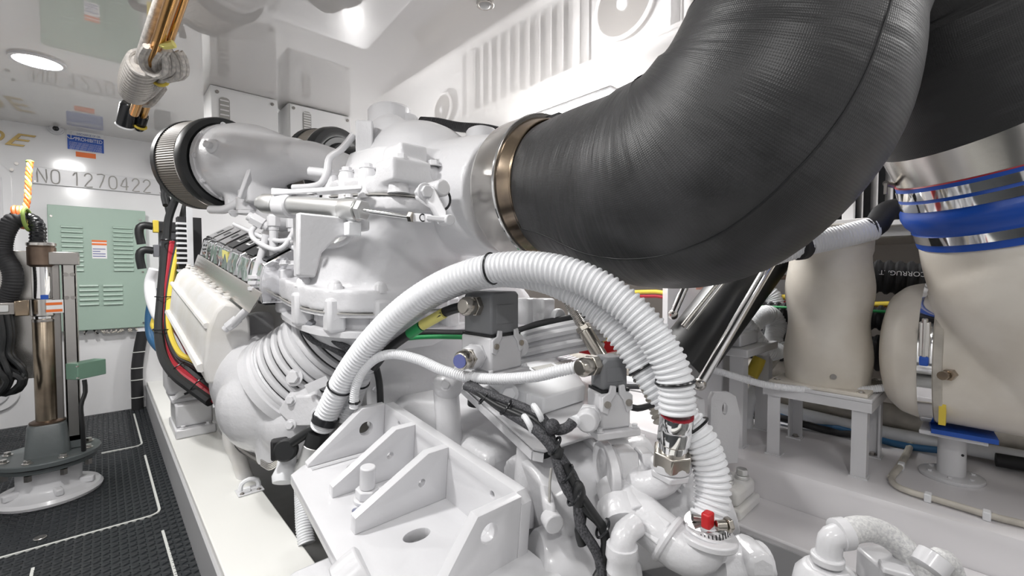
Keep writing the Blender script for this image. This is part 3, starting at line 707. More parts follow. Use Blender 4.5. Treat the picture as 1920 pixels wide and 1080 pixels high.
# stainless strip
s0, s1 = toM((0.392,3.2,1.071)), toM((0.396,3.2,1.152)); b = MB()
b.prism([M(s0[0], a_far, s0[2]), M(s0[0], .40, s0[2]), M(s1[0] + .02, .34, s1[2]), M(s1[0] + .02, a_far, s1[2])], EX * .004 + EU2 * .004)
b.build('drip_strip', 'steel', eng)
# chrome wrapped coil covers in a row
c0, c1, c2 = toM((0.423,1.97,0.948)), toM((0.433,1.97,1.095)), toM((0.572,1.97,1.178))
lx, lu = c0[0] + .01, c0[2]; tx, tu = c1[0] + .005, c1[2]; ix, iu = c2[0], c2[2]
L_ = (a_far - .02 - .40) / 7
for i in range(7):
    a0 = .40 + i * L_ + .006; a1 = a0 + L_ - .014
    b = MB(); rg = []
    for k in range(6):
        a = a0 + (a1 - a0) * k / 5; j = .006 * math.sin(k * 2.4 + i)
        rg.append([M(lx + .006 * math.sin(k * 1.9 + i * 2), a, lu), M(lx - .008 + j, a, lu + (tu - lu) * .35), M(lx - .004 - j, a, lu + (tu - lu) * .7), M(tx, a, tu), M(ix, a, iu), M(ix, a, lu)])
    b.rings(rg); cv = b.build('valve_cover', 'foil', eng, bevel=.005)
    b = MB(); dx, du = (ix - tx), (iu - tu); nrm = V((-du, 0, 0)) * .0 
    o0 = M(tx + dx * .1, a0 + .012, tu + du * .1 + .004); o1 = M(tx + dx * .95, a0 + .012, tu + du * .95 + .004); oa = EA2 * (a1 - a0 - .03)
    b.obox(o0, o1 - o0, oa, EU2 * .004); b.build('cover_label', 'black_gloss' if i < 4 else 'chrome', cv)
    b = MB(); b.obox(o0 + (o1 - o0) * .3 + oa * .3 + EU2 * .004, (o1 - o0) * .4, oa * .45, EU2 * .001); b.build('white_sticker', 'sticker_white' if i < 4 else 'foil', cv)
    b = MB(); b.obox(o0 + (o1 - o0) * .36 + oa * .38 + EU2 * .005, (o1 - o0) * .28, oa * .29, EU2 * .001); b.build('sticker_center', 'black_gloss', cv)
    if i == 3:
        b = MB(); b.obox(M(tx - .004, a0 + .03, tu - .06), (-.004, 0, 0), EA2 * (L_ * .6), EU2 * .05); b.build('yellow_mark', 'label_yellow', cv)
b = MB(); b.obox(M(lx + .03, .48, lu - .02), (.20, 0, 0), EA * .10, EU * .012); b.build('bracket_plate', 'black_matte', eng)
b = MB(); b.box((0.378,3.3,1.084), V((0.378,3.3,1.084)) + V((.03, .01, .36))); b.build('end_plate', 'white_plastic', eng)
for i in range(9):
    b = MB(); p = V((0.335,3.36,1.341)) + V((0, 0, -.03 * i)); b.box(p, p + V((.06, .05, .012))); b.build('cooling_fin', 'white_plastic', eng)
b = MB(); b.box(V((0.344,3.39,1.37)) + V((0, 0, -.3)), V((0.344,3.39,1.37)) + V((.12, .1, .02))); b.build('fin_block', 'black_matte', eng)

# turbo intake housing (white bell behind the first air filter)
FC = V((.475, 2.63, 1.59)); FA = V((-.37, .92, .06)).normalized()
th = MB()
def blob(mb, pts):
    for p, r in pts: mb.sphere(p, r, 20, 14)
x_, y_, z_ = frame(FA)
th.lathe([(.165, -.015), (.178, -.02), (.178, -.055), (.186, -.075), (.186, -.15), (.172, -.24), (.140, -.34), (.108, -.43), (.092, -.52)], FC, FA, 32)
th.lathe([(.06, 0), (.075, .12), (.09, .22)], FC - FA * .28 + V((.02, 0, -.3)), (0, 0, 1), 20)
th.lathe([(.04, 0), (.05, .3)], FC - FA * .13 + V((-.05, -.02, -.24)), (0, 0, 1), 16)
th.tube([FC - FA * .5, FC - FA * .62 + V((.02, 0, -.02)), (.88, 1.86, 1.42)], [.088, .085, .09], n=18)
th.obox(FC - FA * .36 + V((-.12, 0, -.2)), (.25, 0, 0), (0, .16, 0), (0, 0, .14))
th.build('turbo_housing', 'white_cast', eng, remesh=.009, smooth=6)
b = MB(); p = FC - FA * .12 + V((-.14, -.12, .03)); b.lathe([(.035, 0), (.03, .015), (.016, .02), (.016, .045), (.012, .048)], p, (-.75, -.65, 0), 16); b.build('housing_plug', 'white_cast', eng)
p = V((0.508,2.398,1.396)); b = MB(); b.lathe([(.046, -.06), (.046, 0), (.038, .004), (.038, .10)], p, (0, 0, 1), 18); b.build('oil_drain_cup', 'white_cast', eng, bevel=.004)
b = MB(); b.hexa(p + V((0, 0, -.075)), p + V((0, 0, -.058)), .05); b.build('drain_nut', 'white_cast', eng, bevel=.003)
b = MB(); b.tube([(0.392,2.583,1.352),(0.431,2.493,1.347),(0.464,2.436,1.366),(0.479,2.423,1.381)], .02, n=10); b.build('drain_pipe', 'white_cast', eng)
b = MB(); b.bar((0.469,2.325,1.383), (0.506,2.27,1.527), .03, .02); b.build('support_web', 'white_cast', eng, bevel=.004)
b = MB(); b.tube([(0.454,2.474,1.392),(0.457,2.469,1.342),(0.463,2.435,1.326)], .018, n=8); b.build('drain_pipe', 'white_cast', eng)
b = MB(); b.lathe([(.055, 0), (.06, .01), (.06, .06), (.05, .09), (.05, .22)], (0.555,2.215,1.301), (.75, -.2, -.1), 20); b.build('oil_pipe_stub', 'white_cast', eng, bevel=.003)

def air_filter(FC, FA, R, L, label, name='air_filter'):
    t = thing(name, label, 'air filter', FC + V((0, 0, -R)), 'engine air filters')
    b = MB(); pr = []; n = 240; x, y, a = frame(FA); rg = []
    for h in (.03, L):
        rg.append([FC + a * h + (x * math.cos(2 * math.pi * j / n) + y * math.sin(2 * math.pi * j / n)) * (R * (.988 if j % 2 else 1.0)) for j in range(n)])
    b.rings(rg); b.build('pleated_mesh', 'mesh_metal', t, angle=20)
    b = MB(); b.lathe([(R * .55, -.002), (R * .6, -.012), (R * .78, -.012), (R * .8, -.006), (R * .84, -.006), (R * .9, -.012), (R * 1.0, -.004), (R * 1.025, .01), (R * 1.025, .036), (R * .98, .04), (R * .55, .04)], FC, FA, 56); b.build('end_cap', 'black_rubber', t)
    b = MB(); b.lathe([(R * 1.0, L - .004), (R * 1.02, L), (R * 1.02, L + .03), (R * .9, L + .035)], FC, FA, 48); b.build('far_cap', 'black_rubber', t)
    b = MB(); b.torus(FC + a * .042, FA, R * 1.005, .005, 48, 6); b.build('band', 'steel', t)
    return t
air_filter(FC, FA, .218, .21, 'large black ended air filter with tan pleats on the front turbo housing')
FC2 = V((0.877,2.203,1.544)); air_filter(FC2, V((-.45, .88, .05)), .205, .12, 'partly hidden black rubber air filter left of the white exhaust elbow')
b = MB(); b.lathe([(.11, 0), (.11, .12), (.09, .2)], FC2, V((.45, -.88, 0)), 24); b.build('turbo_inlet', 'black_gloss', eng)
b = MB(); b.torus(FC2 - V((-.45, .88, .05)) * .02, V((-.45, .88, .05)), .115, .02, 32, 8); b.build('inlet_hose_bead', 'black_rubber', eng)

# upper exhaust elbow casting
ub = MB()
ub.lathe([(.20, 0), (.215, .12), (.22, .3), (.21, .42), (.16, .52)], (1.04, 1.16, 1.315), (-.03, 1, .1), 36)
ub.sphere((.985, 1.64, 1.43), 1, 24, 16, sc=(.26, .26, .235))
ub.obox((.655, 1.255, 1.33), (.14, 0, 0), (0, .12, 0), (0, 0, .075))
ub.obox((.70, 1.29, 1.39), (.10, 0, 0), (0, .12, 0), (0, 0, .075))
for xx in (.86, 1.0, 1.14): ub.obox((xx, 1.25, 1.33), (.075, 0, 0), (0, .10, 0), (0, 0, .06))
ub.sphere((.875, 1.70, 1.51), 1, 20, 14, sc=(.11, .15, .18))
ub.rings([super_ring(.97, 1.58, z, hx, hy, 36, 3.4, .1) for z, hx, hy in [(1.33, .295, .29), (1.40, .29, .285), (1.5, .26, .26)]])
ub.rings([super_ring(.97, 1.58, z, hx, hy, 36, 4.5, .1) for z, hx, hy in [(1.325, .325, .325), (1.385, .325, .325)]])
uc = ub.build('elbow_upper_casting', 'white_cast', eng, remesh=.0085, smooth=5)
lb = MB(); LX, LY = .83, 1.72
lb.rings([super_ring(cx, cy, z, hx, hy, 36, p, .1) for z, cx, cy, hx, hy, p in [(.96, LX, LY, .315, .30, 3.0), (1.05, LX + .01, LY - .01, .30, .285, 2.8), (1.13, .86, 1.68, .285, .275, 2.8), (1.22, .92, 1.63, .29, .28, 3.2), (1.325, .97, 1.58, .295, .29, 3.6)]])
lb.rings([super_ring(.97, 1.58, z, .322, .322, 36, 4.5, .1) for z in (1.275, 1.322)])
lb.rings([super_ring(LX, LY, z, hx, hy, 40, 3.0, .1) for z, hx, hy in [(.945, .345, .335), (1.02, .345, .335)]])
lb.lathe([(.19, 0), (.205, .1), (.21, .3)], (1.045, 1.17, 1.30), (-.03, 1, .1), 36)
lb.build('elbow_lower_casting', 'white_cast', eng, remesh=.0085, smooth=4)
def boss(o, r, h, ax=(0, 0, 1), m='white_cast', name='bolt_boss', r2=None):
    b = MB(); b.lathe([(r * 1.12, 0), (r, h * .15), (r2 or r, h * .85), ((r2 or r) * .8, h)], o, ax, 20); return b.build(name, m, eng)
# seam bosses and bolts along the split line
for px in [(655,335), (720,340), (770,345), (826,350), (868,356)]:
    pass
for x in (.70, .82, .94, 1.06, 1.18, 1.27):
    boss((x, 1.30, 1.30), .032, .10); bolt(eng, (x, 1.285, 1.40), (0, 0, 1), .02, .02, 'white_cast', 'seam_bolt')
for y in (1.45, 1.62, 1.78):
    boss((.665, y, 1.31 + (y - 1.58) * .1), .03, .10); bolt(eng, (.665, y, 1.41 + (y - 1.58) * .1), (0, 0, 1), .018, .018, 'white_cast', 'seam_bolt')
b = MB(); b.rings([super_ring(.97, 1.58, z, .3265, .3265, 40, 4.5, .1) for z in (1.3215, 1.3255)]); b.build('parting_line', 'groove_grey', eng)
b = MB(); b.lathe([(.17, -.012), (.188, -.016), (.188, -.05), (.17, -.054)], FC, FA, 40); b.build('rim_flange', 'white_cast', eng, bevel=.003)
for i in range(10):
    t = i * math.pi / 5; q = FC - FA * .05 + (x_ * math.cos(t) + y_ * math.sin(t)) * .182; bolt(eng, q, -FA, .01, .012, 'white_cast', 'rim_bolt')
# top plate, oval boss, right boss
p0 = V((0.704,1.633,1.616))
b = MB(); b.obox(p0 + V((0, 0, -.16)), (.052, -.035, 0), (.03, .05, 0), (0, 0, .16)); b.build('lifting_plate', 'white_cast', eng, bevel=.006)
b = MB(); o = V((0.937,1.818,1.72)); b.rings([super_ring(o.x, o.y, o.z + dz, hx, hy, 28, 2.2) for dz, hx, hy in [(-.12, .085, .10), (.03, .085, .10), (.04, .078, .092)]]); b.build('top_boss', 'white_cast', eng)
b = MB(); o = V((0.988,1.771,1.706)); b.rings([super_ring(o.x, o.y, o.z + dz, hx, hy, 24, 2.2) for dz, hx, hy in [(-.1, .05, .06), (.012, .05, .06), (.02, .044, .054)]]); b.build('top_boss', 'white_cast', eng)
b = MB(); o = V((1.087,1.364,1.598)); b.rings([super_ring(o.x, o.y, o.z + dz, hx, hy, 24, 2.6) for dz, hx, hy in [(-.12, .06, .06), (-.01, .055, .055), (0, .048, .048)]]); b.build('top_boss', 'white_cast', eng)
# flange bolts of the lower elbow
for i in range(22):
    t = 2 * math.pi * (i + .5) / 22; c, s = math.cos(t), math.sin(t); p = 3.0
    x = LX + .318 * math.copysign(abs(c) ** (2 / p), c); y = LY + .308 * math.copysign(abs(s) ** (2 / p), s)
    if s > .45 and c > -.2: continue
    z = 1.02 + (y - LY) * .1
    if i % 2: boss((x, y, z - .01), .026, .028, r2=.022); b = MB(); b.sphere((x, y, z + .014), .02, 12, 8, (1, 1, .8)); b.build('flange_bolt', 'white_cast', eng)
    x2 = LX + .325 * math.copysign(abs(c) ** (2 / p), c); y2 = LY + .315 * math.copysign(abs(s) ** (2 / p), s)
    b = MB(); b.obox((x2 - .03, y2 - .03, z - .145), (.06, 0, 0), (0, .06, 0), (0, 0, .115)); 
    if i % 2: b.build('flange_lug', 'white_cast', eng, bevel=.012)
b = MB(); b.rings([super_ring(LX, LY, z, hx, hy, 36, 3.0, .1) for z, hx, hy in [(.945, .342, .332), (.93, .342, .332), (.925, .30, .29), (.885, .30, .29), (.88, .338, .328), (.862, .338, .328), (.855, .31, .30), (.80, .28, .27)]][::-1]); b.build('elbow_collar', 'white_cast', eng, angle=30)
b = MB(); b.rings([super_ring(LX, LY, z, .346, .336, 40, 3.0, .1) for z in (.941, .945)]); b.build('flange_gasket', 'groove_grey', eng)

# bellows between lower exhaust elbow and casting
B0, B1 = V((0.775,1.697,0.893)), V((0.556,1.95,0.59)); AX = B1 - B0; LN = AX.length
pf = []; k = 0; h = 0
pf.append((.15, 0))
n = 11
for i in range(n):
    h0 = LN * (.12 + .80 * i / n); st = LN * .80 / n; R = .165 + .05 * i / n
    if i in (5,): pf += [(R + .006, h0 + st * .1), (R + .010, h0 + st * .5), (R + .006, h0 + st * .9)]; continue
    pf += [(R - .016, h0), (R - .016, h0 + st * .12), (R, h0 + st * .22), (R + .004, h0 + st * .5), (R, h0 + st * .78), (R - .016, h0 + st * .88)]
pf += [(.225, LN * .93), (.228, LN * 1.0), (.20, LN * 1.04)]
b = MB(); b.lathe(pf, B0, AX, 48); b.build('exhaust_bellows', 'white_cast', eng, angle=50)
for i in range(n):
    if i == 5: continue
    h0 = LN * (.12 + .80 * i / n); R = .165 + .05 * i / n - .0135
    b = MB(); b.torus(B0 + AX.normalized() * h0, AX, R, .0035, 44, 5); b.build('bellows_groove', 'black_matte', eng)

# lower exhaust elbow (round cover)
lo = MB(); C = V((0.485,2.137,0.59)); 
lo.sphere(C, 1, 28, 18, sc=(.18, .23, .20))
lo.sphere(V((0.468,2.429,0.699)), 1, 20, 14, sc=(.13, .22, .13))
lo.sphere(V((0.536,2.313,0.73)), .14, 20, 14)
lo.lathe([(.205, 0), (.215, .03), (.22, .06), (.21, .09)], B1 - AX.normalized() * .07, AX, 36)
lo.sphere(B1 + AX.normalized() * .1, .205, 24, 16)
lo.sphere(V((0.552,1.84,0.468)), .14, 20, 14)
lo.lathe([(.07, 0), (.10, .3)], (0.484,1.882,0.323), (.0, .05, 1), 20)
lo.sphere(V((0.426,2.303,0.676)), .09, 18, 12)
lo.build('lower_exhaust_elbow', 'white_cast', eng, remesh=.0085, smooth=6)
b = MB(); b.prism([V(p) for p in [(0.478,1.71,0.606),(0.535,1.605,0.621),(0.549,1.563,0.575),(0.526,1.582,0.52),(0.481,1.676,0.506),(0.457,1.767,0.543)]], (.03, .05, .02)); b.build('cover_plate', 'white_cast', eng, bevel=.006)
for q in [(0.483,1.692,0.597), (0.474,1.669,0.515), (0.529,1.568,0.569)]: bolt(eng, q, (-.65, -.7, .2), .014, .014, 'white_cast')
b = MB(); b.torus(C + V((.03, .02, .0)), (-.5, .7, .35), .195, .02, 36, 8); b.build('elbow_rim', 'white_cast', eng)
for q in [(0.39,2.095,0.727), (0.364,2.223,0.645), (0.379,2.148,0.498), (0.504,1.716,0.67)]: bolt(eng, q, (-.7, -.65, .25), .022, .02, 'white_cast')
b = MB(); q = V((0.347,2.157,0.642)); b.cyl(q, q + V((.03, .04, 0)), .015, 14); b.build('eye_hole', 'black_matte', eng)
b = MB(); b.prism([V(p) for p in [(0.331,2.254,0.667),(0.364,2.198,0.698),(0.382,2.152,0.653),(0.371,2.128,0.482),(0.342,2.181,0.487),(0.332,2.222,0.582)]], (.05, .06, .0)); b.build('elbow_lug', 'white_cast', eng, bevel=.012)
b = MB(); b.prism([V(p) for p in [(0.344,2.235,0.498),(0.378,2.148,0.472),(0.385,2.111,0.417),(0.354,2.196,0.452)]], (.05, .06, .0)); b.build('elbow_lug', 'white_cast', eng, bevel=.01)
b = MB(); b.prism([V(p) for p in [(0.399,2.125,0.399),(0.478,1.859,0.315),(0.533,1.784,0.343),(0.537,1.789,0.546),(0.437,2.07,0.548)]], (.25, .2, .0)); b.build('sump_side', 'white_dirty', eng, bevel=.02)
b = MB(); b.obox(V((0.512,1.599,0.633)), (.06, -.04, .03), (.004, .004, 0), (-.01, .01, .03)); b.build('angle_tab', 'white_cast', eng)
b = MB(); b.tube([(0.385,2.193,0.407),(0.386,2.188,0.328),(0.408,2.164,0.26),(0.422,2.121,0.179)], .03, n=14); b.build('drain_hose', 'white_dirty', eng)
b = MB(); b.tube([(0.394,2.077,0.423),(0.376,2.065,0.398),(0.38,2.032,0.361),(0.4,1.986,0.339),(0.433,1.901,0.319)], .010, n=8); b.build('drain_line', 'steel', eng)
# casting outline: fuel and coolant lines
def pipe(pts, r, m='white_paint', name='coolant_pipe', parent=None, n=10): b = MB(); b.tube(pts, r, n=n, step=.012); return b.build(name, m, parent or eng)
pipe([(0.468,1.91,1.195),(0.456,1.918,1.133),(0.441,1.929,1.072),(0.433,1.935,1.031),(0.431,1.933,0.974),(0.42,1.942,0.929),(0.391,1.979,0.883),(0.37,2.024,0.843)], .0145)
pipe([(0.489,1.893,1.225),(0.487,1.891,1.154),(0.487,1.887,1.072),(0.485,1.885,0.99),(0.499,1.898,0.954),(0.528,1.896,0.922)], .0155)
pipe([(0.407,2.144,1.247),(0.435,2.05,1.218),(0.466,1.939,1.184),(0.5,1.853,1.169),(0.534,1.822,1.175)], .0095, name='fuel_line')
pipe([(0.451,2.009,1.229),(0.435,1.995,1.211),(0.434,1.968,1.184),(0.45,1.897,1.154),(0.48,1.842,1.135),(0.504,1.821,1.147),(0.524,1.831,1.173),(0.543,1.842,1.203),(0.551,1.863,1.229)], .0095, name='fuel_line')
pipe([(0.521,1.778,1.16),(0.547,1.673,1.15),(0.571,1.583,1.14),(0.59,1.499,1.144),(0.599,1.45,1.16),(0.603,1.434,1.18)], .009, name='fuel_line')
pipe([(0.554,1.833,1.225),(0.553,1.832,1.184)], .012, name='fuel_line'); pipe([(0.519,1.862,1.162),(0.551,1.804,1.132)], .009, name='fuel_line')
pipe([(0.725,1.693,1.579),(0.688,1.725,1.522),(0.654,1.754,1.489),(0.645,1.76,1.436),(0.629,1.773,1.393),(0.608,1.818,1.383),(0.561,1.888,1.382)], .0135)
pipe([(0.602,1.827,1.441),(0.651,1.782,1.434)], .019, name='pipe_stub')
for q, r in [((0.432,1.934,1.01), .026), ((0.487,1.884,1.006), .027)]:
    for dz in (-.022, 0, .022):
        b = MB(); b.lathe([(r * .8, -.008), (r, -.006), (r, .006), (r * .8, .008)], V(q) + V((0, 0, dz)), (0, 0, 1), 18); b.build('pipe_clamp', 'white_paint', eng)
b = MB(); b.obox(V((0.44,1.939,0.994)), (.075, -.03, 0), (.01, .02, 0), (0, 0, .035)); b.build('clamp_bridge', 'white_paint', eng, bevel=.003); bolt(eng, (0.454,1.887,1.009), (-.6, -.75, 0), .011, .01)
for q, ax, r, h in [((0.489,1.893,1.246), (0, 0, 1), .024, .04), ((0.488,1.886,1.062), (0, 0, 1), .022, .03), ((0.461,2.001,1.253), (-.6, .3, .4), .026, .05), ((0.548,1.866,1.242), (0, 0, 1), .022, .04), ((0.561,1.855,1.258), (0, 0, 1), .02, .05), ((0.371,2.023,0.852), (-.5, .3, -.5), .02, .05)]:
    b = MB(); ax = V(ax).normalized(); q = V(q) - ax * h / 2; b.hexa(q, q + ax * h, r); b.cyl(q - ax * h * .4, q + ax * h * 1.3, r * .72, 14); b.build('union_nut', 'white_paint', eng, bevel=.002)
b = MB(); b.tube([(0.494,1.863,0.974),(0.494,1.853,1.061),(0.502,1.833,1.084),(0.518,1.791,1.085)], .01, n=8); b.build('wire_bracket', 'white_paint', eng)
b = MB(); b.box(V((0.494,1.822,0.981)), V((0.494,1.822,0.981)) + V((.07, .05, .08))); b.build('pipe_block', 'white_cast', eng, bevel=.006)
for q in [(0.499,1.795,1.079), (0.513,1.728,1.076)]: bolt(eng, q, (0, 0, 1), .014, .016, 'white_cast')
b = MB(); b.box(V((0.465,2.009,0.923)), V((0.465,2.009,0.923)) + V((.06, .04, .12))); b.build('sensor_box', 'black_matte', eng, bevel=.004)

# pneumatic actuator on the elbow
pa = thing('pneumatic_cylinder', 'silver pneumatic cylinder with chrome rod mounted across the white exhaust elbow', 'actuator', (0.513,1.464,1.237))
c0, c1 = V((0.4,1.705,1.284)), V((0.583,1.32,1.239)); ax = (c1 - c0).normalized()
b = MB(); b.cyl(c0 + ax * .06, c1 - ax * .05, .031, 28); b.build('barrel', 'alu', pa)
b = MB(); b.lathe([(.02, 0), (.025, .003), (.025, .02), (.033, .024), (.033, .075), (.031, .078)], c0, ax, 28); b.build('rear_cap', 'alu', pa)
b = MB(); b.lathe([(.032, 0), (.034, .004), (.034, .06), (.02, .063), (.02, .08)], c1 - ax * .07, ax, 28); b.build('front_cap', 'alu', pa)
b = MB(); b.hexa(c1 - ax * .004, c1 + ax * .014, .032); b.build('lock_nut', 'alu', pa, bevel=.002)
rp = V((0.672,1.183,1.213)); b = MB(); b.cyl(c1, rp, .0075, 14); b.build('piston_rod', 'chrome', pa)
b = MB(); b.hexa(rp, rp + ax * .012, .016); b.build('rod_nut', 'nickel', pa)
b = MB(); b.obox(rp + ax * .012 - V((0, 0, .013)), ax * .065, (0, .012, 0), (0, 0, .026)); b.build('clevis', 'white_paint', pa, bevel=.005)
b = MB(); b.torus(rp + ax * .045 + V((-.002, -.004, 0)), (0, 1, 0), .01, .002, 16, 6); b.build('clevis_slot', 'black_matte', pa)
j0, j1 = V((0.745,1.102,1.202)), V((0.711,1.164,1.288)); o = V((0, -.012, 0))
b = MB(); b.bar(rp + ax * .05 + o, j0 + o, .022, .014); b.cyl(j0 + o * 2, j0 + V((0, .02, 0)), .016, 16); b.build('link', 'white_paint', pa, bevel=.003)
b = MB(); b.prism([V(p) for p in [(0.696,1.177,1.269),(0.7,1.175,1.304),(0.717,1.16,1.317),(0.734,1.144,1.304),(0.748,1.101,1.23),(0.749,1.098,1.191),(0.735,1.11,1.188),(0.723,1.137,1.24)]], (.0, .022, 0)); b.build('lever', 'white_paint', pa, bevel=.006)
b = MB(); b.hexa(j1 - V((0, .02, 0)), j1 + V((0, .03, 0)), .019); b.cyl(j1 - V((0, .008, 0)), j1, .027, 20); b.build('pivot_nut', 'white_paint', pa, bevel=.002)
b = MB(); b.cyl(V((0.765,1.143,1.305)), V((0.765,1.143,1.305)) + V((.0, .08, 0)), .026, 20); b.build('pivot_boss', 'white_cast', eng, bevel=.006)
b = MB(); b.torus(V((0.763,1.157,1.274)), (0, 1, 0), .035, .004, 24, 6); b.build('lever_guide', 'black_matte', eng)
cl = V((0.451,1.598,1.269)); b = MB(); b.lathe([(.036, -.03), (.04, -.026), (.04, .026), (.036, .03)], cl, ax, 28); b.build('mount_collar', 'white_paint', pa)
b = MB(); q = V((0.591,1.369,1.281)); b.obox(cl + V((-.04, .0, .03)), q - cl + V((.06, 0, 0)), (.02, .06, 0), (0, 0, .016)); b.build('mount_bar', 'white_paint', pa, bevel=.004)
b = MB(); b.obox(V((0.428,1.681,1.312)) , (.14, -.05, 0), (.02, .05, 0), (0, 0, .025)); b.build('mount_bracket', 'white_paint', pa, bevel=.004)
for q in [(0.506,1.514,1.301), (0.566,1.363,1.278)]: bolt(pa, q, (0, 0, 1), .011, .012)
fq = V((0.571,1.354,1.182)); b = MB(); b.box(fq + V((-.02, -.02, -.02)), fq + V((.02, .02, .022))); b.build('port_block', 'white_plastic', pa, bevel=.003)
b = MB(); b.cyl(fq + V((0, 0, .02)), fq + V((0, 0, .05)), .013, 14); b.hexa(fq + V((0, 0, .028)), fq + V((0, 0, .04)), .018); b.build('port_fitting', 'white_plastic', pa)
b = MB(); b.box(V((0.492,1.582,1.033)), V((0.492,1.582,1.033)) + V((.03, .09, .24))); b.build('actuator_plate', 'white_cast', eng, bevel=.006)
bolt(eng, (0.495,1.559,1.174), (-.6, -.75, 0), .012, .01)

b = MB(); b.prism([(0.42,1.37,1.223),(0.636,1.37,1.218),(0.636,1.37,1.184),(0.59,1.37,1.175),(0.53,1.37,1.155),(0.485,1.37,1.108),(0.465,1.37,1.035),(0.417,1.37,1.039)], (0, .03, 0)); b.build('actuator_plate', 'white_cast', eng, bevel=.006)
# dark conduit along the top of the elbow
b = MB(); b.corr([(1.066,1.768,1.723),(1.091,1.677,1.701),(1.129,1.572,1.666),(1.181,1.456,1.641),(1.212,1.359,1.604),(1.216,1.285,1.568)], .021, .009, .002, 14); tag(b.build('top_conduit', 'black_matte'), 'thin black corrugated conduit across the top of the exhaust elbow', 'conduit')

# clamp ring and exhaust hose
rc = V((1.064, .985, 1.315)); ra = V((-.04, -1, -.02)).normalized()
cr = thing('clamp_ring', 'wide stainless clamp ring between exhaust elbow and black hose', 'clamp', (1.064, .98, 1.08))
b = MB(); b.lathe([(.215, -.12), (.228, -.118), (.234, -.10), (.234, .0), (.23, .004), (.21, .004)], rc, ra, 64); b.build('band', 'steel', cr)
b = MB(); b.torus(rc, ra, .232, .004, 64, 8); b.build('rolled_edge', 'chrome', cr)
b = MB(); b.lathe([(.224, 0), (.215, .02), (.2, .05), (.19, .07), (.19, .10)], rc, ra, 64); b.build('inner_spigot', 'brass_steel', cr)
b = MB(); b.torus(rc + ra * .045, ra, .206, .004, 64, 8); b.build('spigot_bead', 'brass_steel', cr)
b = MB(); q = rc + V((.03, -.02, .21)); b.box(q + V((-.05, -.035, -.01)), q + V((.02, .03, .018))); b.build('latch', 'black_matte', cr, bevel=.004)
b = MB(); b.box(q + V((.03, -.02, .0)), q + V((.09, .03, .03))); b.build('latch_tab', 'alu', cr, bevel=.003)

HP = [(1.068, .945, 1.31), (1.06, .80, 1.295), (1.045, .62, 1.268), (1.03, .46, 1.288), (1.03, .345, 1.40), (1.048, .287, 1.57), (1.105, .23, 1.73), (1.26, .17, 1.815), (1.42, .12, 1.80), (1.53, .105, 1.715), (1.585, .08, 1.60), (1.66, .03, 1.462)]
HR = [.208, .228, .256, .262, .245, .203, .19, .2, .228, .23, .232, .234]
hs = thing('exhaust_hose', 'huge black woven rubber exhaust hose bending up across the picture', 'hose', (1.2, .4, 1.1))
b = MB(); b.tube(HP, HR, n=64, step=.02, uv=True, ref=(1, 0, .3)); b.build('hose_wall', 'woven_rubber', hs)
def on_hose(ts, angs, off=.002):
    P_, R_ = spline(HP, .02, HR); F = transport(P_, (1, 0, .3)); out = []
    for t, a in zip(ts, angs):
        i = int(t * (len(P_) - 1)); q = F[i]; out.append(P_[i] + (q[0] * math.cos(a) + q[1] * math.sin(a)) * (R_[i] + off - .0025))
    return out
def hose_seam(t0, t1, a0, a1, n=24, r=.0035):
    b = MB(); b.tube(on_hose([t0 + (t1 - t0) * i / n for i in range(n + 1)], [a0 + (a1 - a0) * i / n for i in range(n + 1)]), r, n=6, step=.02); b.build('wrap_seam', 'black_rubber', hs)
for a in (.9, 3.0, 5.1): hose_seam(.02, .5, a, a + .35, r=.0022)
for t, a in [(.40, 2.2), (.46, 3.4), (.50, 2.0)]: hose_seam(t, t, a, a + 1.0, 14, r=.0022)
hose_seam(.40, .46, 3.2, 3.3, 8, r=.0022)

# ================================================================ GEARBOX AND ITS MOUNT
# welded mounting bracket
br = thing('mounting_bracket', 'white welded bracket with four gussets bolted on the near left mount', 'bracket', E(.5, -.45, -.03))
def EP(x, a, u): return E(x, a, u)
b = MB(); b.plate(E(0, 0, -.015), EX, EA, .03, [(.376, -.169), (.42, -.135), (.70, -.135), (.70, -1.0), (.335, -1.0), (.335, -.8)], [(.545, -.225, .032, .02), (.525, -.60, .034, .02), (.455, -.43, .012)])
b.build('base_plate', 'white_paint', br)
b = MB(); b.plate(E(.676, 0, 0), EA, EU, .03, [(-.14, -.02), (-.14, .13), (-.16, .145), (-.78, .145), (-.80, .125), (-.80, -.35), (-.5, -.35), (-.5, -.02)], [(-.25, .11, .008), (-.70, .10, .008)])
b.build('back_plate', 'white_paint', br)
def gusset(a, xf, hole, xt=.585, deep=False, hf=.008):
    out = [(xf, 0), (.661, 0), (.661, .143), (xt, .143), (xf, hf)] if not deep else [(.475, -.45), (.661, -.45), (.661, .143), (xt, .143), (xf, -.02), (.475, -.06)]
    b = MB(); b.plate(E(0, a, 0), EX, EU, .026, out, [hole]); return b.build('gusset', 'white_paint', br)
gusset(-.145, .425, (.60, .075, .022))
gusset(-.335, .425, (.585, .07, .010), .60, hf=.03)
gusset(-.505, .412, (.585, .068, .010), .60, hf=.04)
h4 = toE((0.574,0.724,0.517)); t4 = toE((0.54,0.72,0.566))
gusset(-.785, toE((0.427,0.728,0.478))[0], (h4[0], h4[2], .022), t4[0], True)
for a, s in [(-.16, .5), (-.32, .5), (-.49, .5)]:
    b = MB(); b.tube([E(.43, a - .016, .002), E(.50, a - .017, .003), E(.58, a - .016, .002), E(.655, a - .017, .003)], .006, n=6); b.build('weld_bead', 'white_paint', br)
bo = E(.492, -.405, 0)
b = MB(); b.cyl(bo, bo + EU * .010, .034, 24); b.build('washer', 'white_paint', br, bevel=.002)
b = MB(); b.hexa(bo + EU * .010, bo + EU * .034, .030); b.build('mount_nut', 'white_paint', br, bevel=.003)
